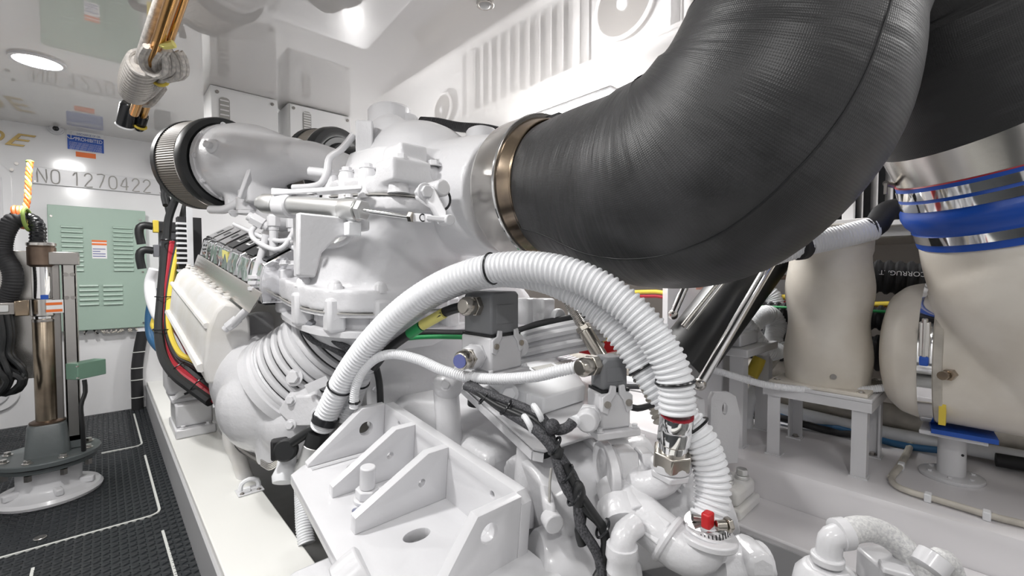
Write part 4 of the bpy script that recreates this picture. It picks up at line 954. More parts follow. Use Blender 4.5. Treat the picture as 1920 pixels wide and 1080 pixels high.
b = MB(); b.cyl(bo + EU * .034, bo + EU * .092, .0195, 24); b.build('mount_stud', 'white_paint', br, bevel=.003)
q = E(.455, -.43, .001); b = MB(); b.cyl(q - EU * .02, q - EU * .012, .013, 14); b.build('dowel', 'blue_sticker', br)
# mount under bracket
mt = thing('rubber_mount', 'rounded white engine mount under the near welded bracket', 'engine mount', (.35, .95, .192))
b = MB(); b.box((.24, .70, .192), (.435, 1.10, .225)); b.build('foot', 'white_paint', mt, bevel=.006)
b = MB(); b.prism([(.255, .74, .225), (.43, .74, .225), (.43, .74, .33), (.40, .74, .395), (.285, .74, .395), (.255, .74, .33)], (0, .30, 0)); b.build('housing', 'white_paint', mt, bevel=.014)
b = MB(); b.cyl((.35, .89, .395), (.40, .88, .425), .06, 24); b.build('cushion', 'white_paint', mt, bevel=.004)
for q in [(.262, 1.075, .225), (.262, .73, .225)]:
    b = MB(); b.cyl(q, V(q) + V((0, 0, .06)), .012, 14); b.build('stud', 'white_paint', mt, bevel=.002); bolt(mt, V(q) + V((0, 0, .012)), (0, 0, 1), .02, .022)
# drain conduit near girder
b = MB(); b.corr([(0.492,1.617,0.323),(0.477,1.561,0.284),(0.462,1.504,0.232),(0.457,1.466,0.19)], .026, .008, .003, 16); tag(b.build('drain_conduit', 'white_plastic'), 'pale corrugated hose going down behind the welded bracket', 'hose')

# gearbox
gx = thing('gearbox', 'white painted marine gearbox at the near end of the engine', 'gearbox', (1.1, .9, .1))
b = MB(); extr(b, [(.74, -.45), (.74, .0), (.78, .10), (1.42, .10), (1.48, .0), (1.48, -.45)], -.55, .1); b.build('gear_case', 'white_cast', gx, bevel=.03, seg=3)
b = MB(); b.lathe([(.40, 0), (.44, .02), (.44, .05), (.40, .07), (.38, .35)], E(1.12, -.02, .14), EA, 48); b.build('bell_housing', 'white_cast', gx, bevel=.006)
for i in range(18):
    t = 2 * math.pi * i / 18; bolt(gx, E(1.12 + .42 * math.cos(t), -.0, .14 + .42 * math.sin(t)), -EA, .012, .014, 'white_cast')
for a in (-.12, -.27, -.42):
    b = MB(); b.obox(E(.715, a, -.42), (.05, 0, 0), EA * .035, EU * .5); b.build('case_rib', 'white_cast', gx, bevel=.012)
b = MB(); b.tube([E(.735, -.52, -.28), E(.735, .08, -.28)], .03, n=12); b.build('oil_gallery', 'white_cast', gx)
b = MB(); b.tube([E(.735, -.52, -.02), E(.735, .08, -.02)], .022, n=12); b.build('oil_gallery', 'white_cast', gx)
b = MB(); b.cyl((0.759,0.795,0.418), (0.803,0.817,0.595), .030, 20); b.build('case_column', 'white_cast', gx)
b = MB(); b.cyl((0.755,1.125,0.722), (0.762,1.109,0.521), .038, 20); b.build('case_column', 'white_cast', gx)
b = MB(); b.sphere((0.755,1.111,0.713), .045); b.build('column_cap', 'white_cast', gx); bolt(gx, (0.717,1.065,0.728), (-.6, -.7, .4), .012, .01, 'white_cast')
# drum with flange facing right front
D0, D1 = V((0.847,0.783,0.445)), V((0.845,0.617,0.608)); D1 = D0 + V((.26, -.06, .05))
dr = MB()
dr.lathe([(.145, -.06), (.15, 0), (.15, .12), (.11, .16), (.105, .2)], D0, D1 - D0, 32)
dr.sphere(D0 + V((.10, .1, .0)), .105, 20, 14)
dr.sphere(D0 + V((.02, .1, -.14)), .14, 20, 14)
dr.lathe([(.07, 0), (.075, .1), (.085, .2), (.085, .3)], D0 + V((.05, .06, .03)), (.75, -.55, .1), 24)
dr.build('pump_housing', 'white_cast', gx, remesh=.0085, smooth=5)
b = MB(); b.torus(D0 + (D1 - D0) * .45, D1 - D0, .15, .012, 40, 8); b.build('pump_rim', 'white_cast', gx)
for i in range(8):
    t = i * math.pi / 4; x, y, a = frame(D1 - D0); bolt(gx, D0 + (D1 - D0) * .47 + (x * math.cos(t) + y * math.sin(t)) * .128, D1 - D0, .012, .014, 'white_cast')
b = MB(); b.tube([V(p) for p in [(0.744,0.682,0.604),(0.726,0.67,0.581),(0.717,0.663,0.544)]], .003, n=6); b.build('case_line', 'groove_grey', gx)
b = MB(); b.cyl((0.723,0.669,0.506), (0.71,0.64,0.503), .022, 18); b.build('drain_plug', 'white_cast', gx, bevel=.003)
b = MB(); b.prism([V(p) for p in [(0.712,0.681,0.551),(0.72,0.647,0.544),(0.714,0.636,0.503),(0.707,0.67,0.503)]], (.06, .07, 0)); b.build('case_lug', 'white_cast', gx, bevel=.01)
# pump outlet, flange and swept elbow
f0 = V((0.845,0.616,0.593)); fd = V((.80, -.60, -.02)).normalized()
b = MB(); x, y, a = frame(fd); rg = [[f0 + a * h + x * .078 * math.cos(t) * 1.05 + y * .06 * math.sin(t) for t in [2 * math.pi * i / 28 for i in range(28)]] for h in (0, .02)]
b.rings(rg); b.build('outlet_flange', 'white_cast', gx, bevel=.003)
b = MB(); b.lathe([(.05, 0), (.052, .03), (.045, .035)], f0, fd, 24); b.hexa(f0 + fd * .03, f0 + fd * .075, .056); b.hexa(f0 + fd * .085, f0 + fd * .115, .05); b.build('outlet_union', 'white_cast', gx, bevel=.004)
b = MB(); b.tube([f0 + fd * .1] + [(0.862,0.532,0.582),(0.872,0.503,0.587),(0.882,0.481,0.603),(0.887,0.47,0.624),(0.891,0.468,0.644)], .031, n=20); b.build('swept_elbow', 'white_cast', gx)
b = MB(); b.ring((0.889,0.469,0.628), (0, 0, 1), .042, .02, .02); b.build('elbow_collar', 'white_cast', gx, bevel=.003)
# lower tee and pipework
b = MB(); b.tube([(0.843,0.561,0.551),(0.829,0.506,0.536),(0.826,0.454,0.52),(0.83,0.422,0.505),(0.844,0.396,0.501),(0.861,0.381,0.517),(0.866,0.377,0.538)], [.045, .046, .044, .044, .044, .042, .038], n=24); b.build('return_pipe', 'white_cast', gx)
b = MB(); b.torus((0.826,0.44,0.515), V((0.83,0.422,0.505)) - V((0.826,0.454,0.52)), .043, .008, 28, 8); b.build('pipe_bead', 'white_cast', gx)
b = MB(); p_, q_ = V((0.8,0.507,0.558)), V((0.798,0.433,0.539)); b.bar(p_, q_, .008, .05, (.5, .5, .7)); b.build('pipe_fin', 'white_cast', gx, bevel=.003)
b = MB(); b.cyl((0.833,0.545,0.575), (0.8,0.493,0.556), .018, 14); b.build('fin_bolt', 'white_cast', gx, bevel=.003)
b = MB(); b.ring((0.864,0.379,0.525), (.1, -.05, 1), .056, .03, .014); b.build('hose_barb', 'white_cast', gx, bevel=.003)
for i in range(5):
    p_ = V((0.861,0.381,0.527)) + V((.002, 0, -.024 + i * .009)); b = MB(); b.torus(p_, (.2, -.1, 1), .036, .004, 24, 6); b.build('barb_ring', 'white_cast', gx)
b = MB(); b.tube([(0.777,0.486,0.542),(0.746,0.487,0.538),(0.732,0.485,0.523),(0.731,0.485,0.497)], .024, n=16); b.lathe([(.03, 0), (.032, .02), (.028, .03), (.03, .05)], (0.732,0.485,0.521), (0, 0, -1), 16); b.build('drain_elbow', 'white_cast', gx)
b = MB(); b.cyl((0.731,0.485,0.492), (0.729,0.485,0.45), .022, 14); b.build('drain_stub', 'hose_beige', gx)
b = MB(); b.lathe([(.045, 0), (.05, .01), (.05, .05), (.04, .06), (.045, .1)], (0.787,0.517,0.52), (.5, .5, .3), 20); b.build('drain_boss', 'white_cast', gx)
b = MB(); b.lathe([(.075, 0), (.085, .02), (.085, .2), (.07, .24)], (0.708,0.704,0.383), (.85, -.5, -.25), 28); b.build('oil_filter_housing', 'white_paint', gx, bevel=.004)
b = MB(); b.lathe([(.10, -.1), (.11, 0), (.11, .1), (.09, .16)], (1.012,0.565,0.445), (.6, -.6, .3), 28); b.build('pump_cover', 'white_cast', gx, bevel=.006)
b = MB(); b.lathe([(.07, -.1), (.075, 0), (.06, .05)], (1.107,0.522,0.504), (.5, -.6, .5), 24); b.build('pump_cover', 'white_cast', gx, bevel=.006)
for q in [(0.981,0.504,0.557), (0.855,0.48,0.486), (0.996,0.488,0.514)]: bolt(gx, q, (.3, -.7, .4), .016, .016, 'white_cast')
b = MB(); b.lathe([(.042, 0), (.046, .01), (.046, .05), (.038, .055), (.038, .12)], (0.89,0.379,0.464), (.85, -.45, -.1), 24); b.build('cooler_pipe', 'white_cast', gx)
b = MB(); b.prism([V(p) for p in [(0.901,0.316,0.498),(0.923,0.297,0.512),(0.944,0.277,0.496),(0.949,0.271,0.457),(0.902,0.314,0.457)]], (.05, .06, 0)); b.build('cooler_cap', 'white_cast', gx, bevel=.012)
b = MB(); b.sphere((1.013,0.374,0.444), .03, sc=(1.4, 1, .7)); b.build('cooler_grommet', 'black_matte', gx)
# shadowy rear structure above the case
b = MB(); b.box(E(.95, .10, .38), E(1.45, .45, .72)); b.build('rear_cover', 'white_cast', gx, bevel=.02)
for i, px in enumerate([(1000,565), (1020,590), (1055,590), (1090,575)]): pass
for q in [(1.062,1.057,0.923), (1.087,1.007,0.923), (1.194,0.937,0.944)]:
    q = V(q); b = MB(); b.obox(q + V((-.03, 0, -.05)), (.06, 0, 0), (0, .06, 0), (0, 0, .09)); b.build('clip_block', 'white_cast', gx, bevel=.008)
    b = MB(); b.cyl(q + V((.02, -.01, -.02)), q + V((.02, -.03, -.02)), .028, 16); b.build('clip_boss', 'white_cast', gx, bevel=.004)
for i in range(5):
    b = MB(); b.torus((1.125,0.994,0.81), (0, .3, 1), .14 + .012 * (i % 2), .012, 36, 6)
    for p in b.v: p.z += -.03 + i * .02
    b.build('bellows_ring', 'white_cast', gx)

# control unit on its tray
cu = thing('control_unit', 'white electronic control box on a tray above the gearbox', 'control box', E(.9, -.4, .2))
b = MB(); tr = [V(p) for p in [(0.874,1.205,0.672),(0.746,0.741,0.625),(0.759,0.719,0.623),(1.068,0.694,0.621),(1.104,0.714,0.623),(1.456,1.114,0.662),(1.138,1.292,0.68)]]; b.prism(tr, EU * .008); b.build('tray', 'white_paint', cu, bevel=.003)
b = MB()
t2 = [V(p) for p in [(0.874,1.205,0.672),(0.746,0.741,0.625),(0.759,0.719,0.623)]]
for p, q in zip(t2, t2[1:]): b.prism([p, q, q - EU * .02, p - EU * .02], (q - p).cross(EU).normalized() * .006)
b.build('tray_lip', 'white_paint', cu)
for q in [(0.88,1.135,0.665), (0.818,0.775,0.629)]:
    b = MB(); b.cyl(V(q) - EU * .045, V(q), .026, 20); b.build('rubber_foot', 'black_rubber', cu, bevel=.003)
bx = [V(p) for p in [(0.935,1.144,0.728),(0.889,0.958,0.709),(0.907,0.86,0.699),(1.1,0.865,0.7),(1.296,1.096,0.723),(1.234,1.171,0.73)]]
b = MB(); b.prism(bx, EU * -.052); b.build('case', 'white_plastic', cu, bevel=.006)
bx2 = [V(p) for p in [(0.941,1.122,0.729),(0.921,0.99,0.715),(1.179,1.016,0.718),(1.222,1.132,0.73)]]; b = MB(); b.prism(bx2, EU * .012); b.build('lid', 'white_plastic', cu, bevel=.004)
for i in range(9):
    p, q = V((1.21,1.142,0.734)), V((1.201,1.006,0.72)); r0 = p + (q - p) * i / 8; b = MB(); b.bar(r0, r0 + (V((1.288,1.152,0.735)) - V((1.202,1.146,0.734))), .008, .02, EU); b.build('cooling_fin', 'white_plastic', cu)
p = V((0.947,1,0.717)); X_ = (V((1.055,1,0.717)) - p); Y_ = (V((0.961,1.048,0.722)) - p)
for (u, v, w, h) in [(.1, .1, .5, .8), (.75, .1, .9, .9), (1.8, .2, .8, .8)]:
    b = MB(); b.obox(p + X_ * u + Y_ * v + EU * .012, X_ * w, Y_ * h, EU * .001); b.build('print_label', 'ink' if w < .7 else 'groove_grey', cu)
bolt(cu, (0.864,0.96,0.697), (-.6, -.75, .2), .02, .016, 'white_plastic'); 
b = MB(); b.obox(V((0.888,0.915,0.653)), (.03, -.02, 0), (.02, .03, 0), EU * .05); b.build('corner_post', 'white_plastic', cu, bevel=.003)

# heavy duty connectors
def connector(label, P0, ux, wx, wy, hh, hb, name='power_connector'):
    ux = V((ux[0], ux[1], 0)).normalized(); uy = V((-ux.y, ux.x, 0)); uz = V((0, 0, 1))
    def L(x, y, z): return P0 + ux * x + uy * y + uz * z
    t = thing(name, label, 'connector', L(wx / 2, wy / 2, -hh - hb), 'grey topped connectors')
    def bx(x0, y0, z0, x1, y1, z1): return MB().obox(L(x0, y0, z0), ux * (x1 - x0), uy * (y1 - y0), uz * (z1 - z0))
    b = MB(); b.prism([L(*q) for q in [(0, 0, -hh), (0, 0, -.012), (.012, 0, 0), (wx - .008, 0, 0), (wx, 0, -.01), (wx, 0, -hh)]], uy * wy); h = b.build('hood', 'grey_hood', t, bevel=.006)
    bx(wx * .18, -.0015, -hh * .75, wx * .8, .002, -hh * .3).build('hood_panel', 'grey_hood', h, bevel=.001)
    bx(-.003, -.003, -hh - .005, wx + .003, wy + .003, -hh + .002).build('gasket', 'black_rubber', t)
    bx(-.006, -.006, -hh - hb, wx + .006, wy + .006, -hh - .004).build('base', 'white_paint', t, bevel=.007)
    for x, sgn in ((-.006, 1), (wx + .006, -1)):
        b = MB(); b.prism([L(x + sgn * q[0], -.006, -hh + q[1]) for q in [(0, -.045), (.014, -.052), (.024, -.022), (.036, -.006), (.036, .012), (.022, .014), (.018, -.002), (.008, -.006), (0, -.012)]], uy * -.007); b.build('locking_clip', 'white_paint', t, bevel=.002)
        b = MB(); b.cyl(L(x + sgn * .012, -.010, -hh - .028), L(x + sgn * .012, -.018, -hh - .028), .008, 12); b.build('clip_pin', 'nickel', t)
    bx(-.022, -.022, -hh - hb - .016, wx + .022, wy + .022, -hh - hb + .001).build('foot_plate', 'white_paint', t, bevel=.003)
    for q in [(-.012, -.012), (wx + .012, -.012), (wx + .012, wy + .012)]: bolt(t, L(q[0], q[1], -hh - hb + .001), (0, 0, 1), .007, .009)
    return t
def gland(t, q, ax, r=.03, m='nickel'):
    q = V(q); ax = V(ax).normalized()
    b = MB(); b.hexa(q, q + ax * .02, r * 1.12); b.lathe([(r * .9, .02), (r, .024), (r, .045), (r * .8, .055)], q, ax, 20); b.build('cable_gland', m, t, bevel=.002)
K1 = V((0.767,0.923,0.997))
k1 = connector('larger grey topped connector behind the control box with the yellow labelled cable', K1, (1, .05), .108, .115, .118, .10)
gland(k1, K1 + V((-.002, .058, -.04)), (-1, -.1, .03), .026)
gland(k1, K1 + V((-.006, .05, -.175)), (-.9, -.4, 0), .032, 'white_paint'); gland(k1, K1 + V((-.045, .033, -.175)), (-.9, -.4, 0), .025)
b = MB(); q = K1 + V((-.09, .013, -.175)); b.cyl(q, q + V((-.009, -.004, 0)), .018, 16); b.build('blue_insert', 'ink_blue', k1)
gland(k1, K1 + V((.112, .05, -.17)), (1, -.1, 0), .028, 'white_paint')
k2 = connector('smaller grey topped connector on the right end of the control box tray', V((0.835,0.61,0.854)), (.92, -.40), .068, .055, .075, .09)
gland(k2, (0.84,0.632,0.837), (-1, .1, -.05), .022)
gland(k2, (0.819,0.632,0.722), (-.85, -.5, 0), .026, 'white_paint')
# ---------------------------------------------------------------- conduits and cables
def tie(par, q, ax, R, m='black_gloss'):
    q = V(q); b = MB(); b.torus(q, ax, R, .003, 26, 6); h = V(ax).normalized(); b.obox(q + frame(ax)[0] * R - V((.004, .004, .004)), (.009, 0, 0), (0, .009, 0), (0, 0, .008)); return b.build('cable_tie', m, par)
def conduit(name, label, pts, r, pitch=.0128, depth=.005, m='white_plastic', ties=(), n=22, cat='conduit'):
    t = thing(name, label, cat, V(pts[0])); b = MB(); b.corr(pts, r, pitch, depth, n); b.build('corrugated_wall', m, t)
    P, _ = spline(pts, .01)
    for f_ in ties:
        i = int(f_ * (len(P) - 2)); tie(t, P[i], P[i + 1] - P[i], r + .001)
    return t
cA = conduit('conduit_hoop', 'thick white corrugated conduit arching over the gearbox to a steel coupling', [(0.516,1.483,0.547),(0.528,1.448,0.614),(0.556,1.375,0.731),(0.588,1.269,0.844),(0.627,1.144,0.945),(0.67,1.013,1.017),(0.711,0.882,1.056),(0.746,0.77,1.064),(0.774,0.675,1.051),(0.803,0.593,1.018),(0.831,0.524,0.963),(0.851,0.476,0.898),(0.862,0.45,0.836),(0.865,0.443,0.761)], .0375, ties=(.03, .12, .60, .97))
b = MB(); b.lathe([(.034, 0), (.034, .05)], (0.508,1.49,0.527), (-.25, .1, -.9), 20); b.build('end_sleeve', 'black_rubber', cA)
b = MB(); b.lathe([(.03, .04), (.036, .045), (.036, .10), (.04, .11), (.04, .15)], (0.508,1.49,0.527), (-.25, .1, -.9), 20); b.build('end_fitting', 'alu', cA)
b = MB(); b.lathe([(.04, -.012), (.042, -.01), (.042, .01), (.04, .012)], (0.521,1.466,0.572), (-.3, .15, -.9), 24); b.build('end_clamp', 'black_gloss', cA)
cB = conduit('conduit_hoop', 'second white corrugated conduit below the hoop ending at a red marked hose clamp', [(0.592,1.469,0.551),(0.609,1.457,0.641),(0.621,1.397,0.738),(0.647,1.297,0.855),(0.692,1.166,0.956),(0.727,1.041,1.015),(0.766,0.913,1.045),(0.802,0.798,1.04),(0.83,0.71,1.012),(0.856,0.637,0.963),(0.875,0.576,0.9),(0.892,0.523,0.823),(0.91,0.469,0.753),(0.925,0.426,0.7),(0.932,0.403,0.637),(0.924,0.395,0.586),(0.906,0.395,0.545)], .0365, ties=(.10, .80, .90))
cC = conduit('thin_conduit', 'thin white conduit curving from the hoop to the smaller grey connector', [(0.57,1.356,0.626),(0.57,1.346,0.687),(0.58,1.312,0.748),(0.599,1.257,0.793),(0.625,1.193,0.811),(0.655,1.111,0.803),(0.677,1.022,0.784),(0.707,0.941,0.774),(0.731,0.851,0.781),(0.761,0.757,0.799),(0.786,0.694,0.82),(0.813,0.65,0.835)], .0145, .007, .0018, ties=(.03,), n=16)
b = MB(); b.cyl((0.812,0.651,0.835), (0.828,0.636,0.838), .011, 14); b.build('cable_end', 'black_rubber', cC)
conduit('back_conduit', 'greyer corrugated conduit behind the hoop with black ties', [(1.194,0.801,0.918),(1.176,0.759,0.841),(1.156,0.706,0.77),(1.148,0.657,0.719),(1.125,0.607,0.645)], .036, ties=(.25, .62), m='hose_beige')
# coupling at the right end of the hoop
cp = thing('steel_coupling', 'shiny steel crimp coupling and hex nut at the right end of the hoop', 'coupling', (0.879,0.465,0.633))
T0 = V((0.872,0.449,0.746)); T1 = V((0.885,0.467,0.639)); ax = (T1 - T0).normalized()
b = MB(); b.lathe([(.028, -.012), (.0335, -.008), (.034, 0), (.034, .018), (.033, .02), (.034, .024), (.034, .05), (.030, .055), (.030, .075)], T0, ax, 32); b.build('crimp_sleeve', 'chrome', cp)
b = MB(); b.hexa(T0 + ax * .072, T0 + ax * .108, .042); b.build('hex_nut', 'nickel', cp, bevel=.003)
b = MB(); b.hexa(T0 + ax * .115, T0 + ax * .13, .043); b.build('lower_hex', 'white_cast', cp, bevel=.003)
b = MB(); b.lathe([(.0335, 0), (.0335, .006)], T0 - ax * .012, ax, 20); b.build('red_seal', 'crimson', cp)
# worm clamp
wc = thing('hose_clamp', 'steel worm drive hose clamp with a red tag under the second conduit', 'clamp', (0.888,0.384,0.537))
q = V((0.885,0.387,0.542)); ax = V((-.12, .1, 1)).normalized()
b = MB(); b.lathe([(.041, -.012), (.043, -.012), (.043, .012), (.041, .012)], q, ax, 36); b.build('band', 'chrome', wc)
x, y, a = frame(ax)
for i in range(40):
    t = i * math.pi / 20; d = x * math.cos(t) + y * math.sin(t); b = MB(); b.obox(q + d * .0428 - ax * .006 - d.cross(ax) * .001, d.cross(ax) * .002, d * .0008, ax * .012); b.build('slot', 'black_matte', wc)
s_ = V((0.861,0.356,0.565)); b = MB(); b.cyl(s_ - V((.004, -.003, 0)), s_ + V((.012, -.01, 0)), .0095, 16); b.hexa(s_ + V((.012, -.01, 0)), s_ + V((.02, -.015, 0)), .015); b.build('screw_head', 'nickel', wc, bevel=.002)
s_ = V((0.863,0.408,0.558)); b = MB(); b.cyl(s_, s_ + V((.012, -.012, -.002)), .007, 12); b.build('screw_tail', 'steel_dark', wc)
s_ = V((0.849,0.368,0.575)); b = MB(); b.box(s_ + V((-.012, -.006, -.016)), s_ + V((.012, .012, .014))); b.build('red_tag', 'red', wc, bevel=.004)

def cable(name, label, pts, r, m, cat='cable', n=10): b = MB(); b.tube(pts, r, n=n, step=.012); return tag(b.build(name, m), label, cat)
yc = thing('labelled_cable', 'black power cable with a yellow label and green band entering the larger connector', 'cable', (0.655,1.234,0.825))
yp = [(0.626,1.338,0.747),(0.646,1.295,0.798),(0.664,1.24,0.839),(0.69,1.151,0.892),(0.72,1.071,0.937),(0.736,1.024,0.952),(0.755,0.994,0.961)]
b = MB(); b.tube(yp, .0145, n=12); b.build('sheath', 'black_rubber', yc)
b = MB(); b.tube([(0.676,1.196,0.865),(0.69,1.151,0.892)], .0165, n=12); b.build('green_band', 'green', yc)
b = MB(); b.tube([(0.689,1.145,0.895),(0.714,1.07,0.934)], .0158, n=12); b.build('label', 'label_yellow', yc)
for off in (-.003, .004):
    p0, p1 = V((0.686,1.122,0.906)), V((0.7,1.065,0.932)); b = MB(); b.bar(p0 + V((0, 0, off)), p1 + V((0, 0, off)), .0015, .003); b.build('label_line', 'ink', yc)
cable('ground_wire', 'green and yellow earth wire running behind the larger connector', [(0.69,1.391,0.819),(0.762,1.273,0.839),(0.828,1.158,0.845),(0.903,1.089,0.842),(1.005,1.024,0.849),(1.109,0.957,0.874),(1.174,0.899,0.895),(1.242,0.864,0.91)], .0075, 'green', 'wire')
cable('black_harness', 'black wire harness running behind the two grey topped connectors', [(0.7,1.41,0.831),(0.773,1.29,0.85),(0.846,1.183,0.853),(0.974,1.066,0.858),(1.045,1.016,0.881),(1.11,0.958,0.898),(1.174,0.899,0.912),(1.266,0.87,0.926)], .012, 'black_matte', 'wire')
cable('loose_cable', 'black cable dropping from the arch behind the welded bracket', [(0.64,1.367,0.772),(0.654,1.366,0.721),(0.658,1.36,0.678),(0.663,1.365,0.605)], .011, 'black_rubber')
sc = thing('sensor_cable', 'looped black sensor cable clipped to the side of the white bellows', 'cable', (0.56,1.618,0.807))
b = MB(); b.tube([(0.605,1.494,0.765),(0.567,1.557,0.795),(0.539,1.61,0.81),(0.519,1.644,0.838),(0.514,1.662,0.863),(0.525,1.64,0.876),(0.541,1.611,0.869)], .0105, n=10); b.build('cable_loop', 'black_braid', sc)
b = MB(); b.tube([(0.54,1.598,0.867),(0.563,1.563,0.846),(0.579,1.52,0.816),(0.604,1.469,0.792)], .0125, n=10); b.build('braided_sleeve', 'black_braid', sc)
b = MB(); b.cyl((0.522,1.629,0.873), (0.536,1.588,0.863), .02, 16); b.build('connector_boot', 'grey_plastic', sc, bevel=.003)
b = MB(); b.tube([(0.551,1.606,0.936),(0.549,1.592,0.904),(0.546,1.594,0.874),(0.535,1.603,0.863)], .014, n=8); b.build('clip_bracket', 'white_paint', sc)
# braided harness on the gearbox
hn = thing('braided_harness', 'black braided wire harness snaking down the front of the gearbox', 'wire harness', (0.743,0.579,0.429))
mainp = [(0.692,0.926,0.753),(0.694,0.869,0.742),(0.7,0.795,0.73),(0.703,0.725,0.726),(0.708,0.679,0.714),(0.711,0.648,0.686),(0.708,0.621,0.648),(0.713,0.602,0.609),(0.716,0.584,0.575)]
for k, (dx, dz, r, m) in enumerate([(0, 0, .0085, 'black_rubber'), (.012, .012, .013, 'black_braid'), (-.012, -.012, .011, 'black_braid'), (.014, -.008, .007, 'black_rubber')]):
    b = MB(); b.tube([V(p) + V((dx * math.sin(i * .9 + k), dx * .3, dz * math.cos(i * .7 + k) )) for i, p in enumerate(mainp)], r, n=10); b.build('braided_strand', m, hn)
for pts, r in [([(0.708,0.68,0.73),(0.714,0.66,0.713),(0.721,0.639,0.709),(0.737,0.626,0.716),(0.748,0.623,0.726)], .0115), ([(0.707,0.624,0.678),(0.7,0.623,0.663),(0.699,0.631,0.666)], .010), ([(0.716,0.584,0.58),(0.724,0.576,0.553),(0.718,0.579,0.514),(0.722,0.574,0.486)], .0105), ([(0.716,0.584,0.575),(0.729,0.558,0.553),(0.744,0.542,0.531),(0.742,0.53,0.499),(0.736,0.533,0.455),(0.718,0.535,0.435)], .010), ([(0.714,0.579,0.572),(0.712,0.572,0.531),(0.721,0.549,0.499),(0.732,0.537,0.466),(0.726,0.528,0.435)], .011), ([(0.711,0.612,0.646),(0.713,0.596,0.617),(0.723,0.564,0.575),(0.74,0.539,0.534)], .009)]:
    b = MB(); b.tube(pts, r, n=10); b.build('branch', 'black_braid' if r > .0105 else 'black_rubber', hn)
for q in [(0.691,0.859,0.742), (0.697,0.785,0.732), (0.703,0.635,0.681), (0.705,0.603,0.63), (0.704,0.582,0.591), (0.742,0.538,0.528)]:
    tie(hn, q, (.5, -.45, -.5), .02)
b = MB(); b.sphere((0.715,0.579,0.589), .017, sc=(.9, .9, 1.9)); b.build('heat_shrink', 'black_rubber', hn)
b = MB(); b.sphere((0.708,0.646,0.718), .017, sc=(1, .9, 1)); b.build('junction', 'black_braid', hn)
for q in [(0.706,0.689,0.737), (0.693,0.706,0.712)]:
    b = MB(); b.torus(q, (.6, -.3, .3), .018, .007, 20, 8); b.build('white_clip', 'white_plastic', hn)
b = MB(); b.tube([(0.752,0.626,0.722),(0.778,0.629,0.722),(0.802,0.634,0.723)], .013, n=10); b.build('white_plug', 'white_plastic', hn)
# round black plug near lower elbow
pg = thing('black_plug', 'round black capped connector on a lead in front of the lower exhaust elbow', 'connector', (0.444,1.599,0.462))
q = V((0.438,1.578,0.467)); ax = V((-.5, -.8, .2)).normalized()
b = MB(); b.lathe([(.03, 0), (.036, .006), (.036, .03), (.03, .036)], q, ax, 24); b.build('cap', 'black_rubber', pg)
b = MB(); b.obox(q + V((-.05, .01, -.035)), (.05, -.01, 0), (.01, .03, 0), (0, 0, .07)); b.build('socket', 'black_matte', pg, bevel=.008)
b = MB(); b.tube([(0.443,1.547,0.495),(0.467,1.527,0.516),(0.49,1.506,0.537),(0.511,1.488,0.547)], .016, n=10); b.build('lead', 'black_rubber', pg)
for k in range(4):
    b = MB(); b.tube([V(p) + V((0, 0, .006 * k)) for p in [(0.407,1.79,0.354),(0.418,1.727,0.356),(0.428,1.665,0.388),(0.428,1.613,0.43)]], .004, n=6); b.build('bare_wire', 'steel', pg)
b = MB(); b.lathe([(.035, 0), (.04, .02), (.03, .05), (.03, .09)], (0.431,1.606,0.346), (.3, .5, .8), 16); tag(b.build('drain_funnel', 'white_plastic'), 'small white funnel fitting below the black round plug', 'fitting')

# turnbuckle and red boxes behind the arch
tb = thing('turnbuckle', 'steel turnbuckle strut slanting behind the smaller grey connector', 'strut', (1.095,0.818,0.81))
p, q = V((1.041,0.916,0.994)), V((1.08,0.791,0.797)); ax = (q - p).normalized(); L0_ = (q - p).length
b = MB(); b.cyl(p, p + ax * L0_ * .55, .013, 14); b.build('threaded_rod', 'nickel', tb)
for i in range(16):
    b = MB(); b.torus(p + ax * L0_ * (.2 + .02 * i), ax, .013, .002, 14, 5); b.build('thread', 'steel_dark', tb)
b = MB(); b.hexa(p + ax * L0_ * .53, p + ax * L0_ * .6, .024); b.cyl(p + ax * L0_ * .6, q, .022, 16); b.build('sleeve', 'nickel', tb, bevel=.002)
b = MB(); b.torus(p, (.5, -.6, .2), .02, .008, 20, 8); b.build('rod_eye', 'nickel', tb)
def red_box(lab, lo, sz):
    lo = V(lo); t = thing('red_box', lab, 'box', lo)
    b = MB(); b.box(lo, lo + V(sz)); b.build('case', 'red', t, bevel=.006)
    b = MB(); b.box(lo + V((-.004, -.004, sz[2] * .42)), lo + V((sz[0] + .004, sz[1] + .004, sz[2] * .52))); b.build('band', 'groove_grey', t)
    b = MB(); b.box(lo + V((sz[0] * .2, -.008, sz[2] * .6)), lo + V((sz[0] * .6, 0, sz[2] * .85))); b.build('cover', 'crimson', t, bevel=.002)
red_box('larger red box behind the arch right of the turnbuckle', (1.254,0.941,0.76), (.13, .09, .17))
red_box('small red box above the wire harness behind the arch', (1.305,0.995,0.878), (.06, .06, .06))
cable('yellow_tagged_lead', 'black lead with a yellow spiral in front of the red box', [(1.174,0.894,0.782),(1.18,0.877,0.827),(1.203,0.857,0.844),(1.211,0.85,0.875),(1.213,0.864,0.912)], .010, 'black_rubber')
b = MB(); b.tube([(1.183,0.867,0.835),(1.195,0.851,0.846),(1.201,0.845,0.866)], .0115, n=10); tag(b.build('yellow_spiral', 'yellow'), 'short yellow spiral wrap on the black lead by the red box', 'wrap')
cable('right_pigtail', 'short black pigtail right of the smaller grey connector', [(0.947,0.61,0.721),(0.962,0.597,0.716),(0.996,0.592,0.715),(1.028,0.59,0.715)], .008, 'black_rubber')

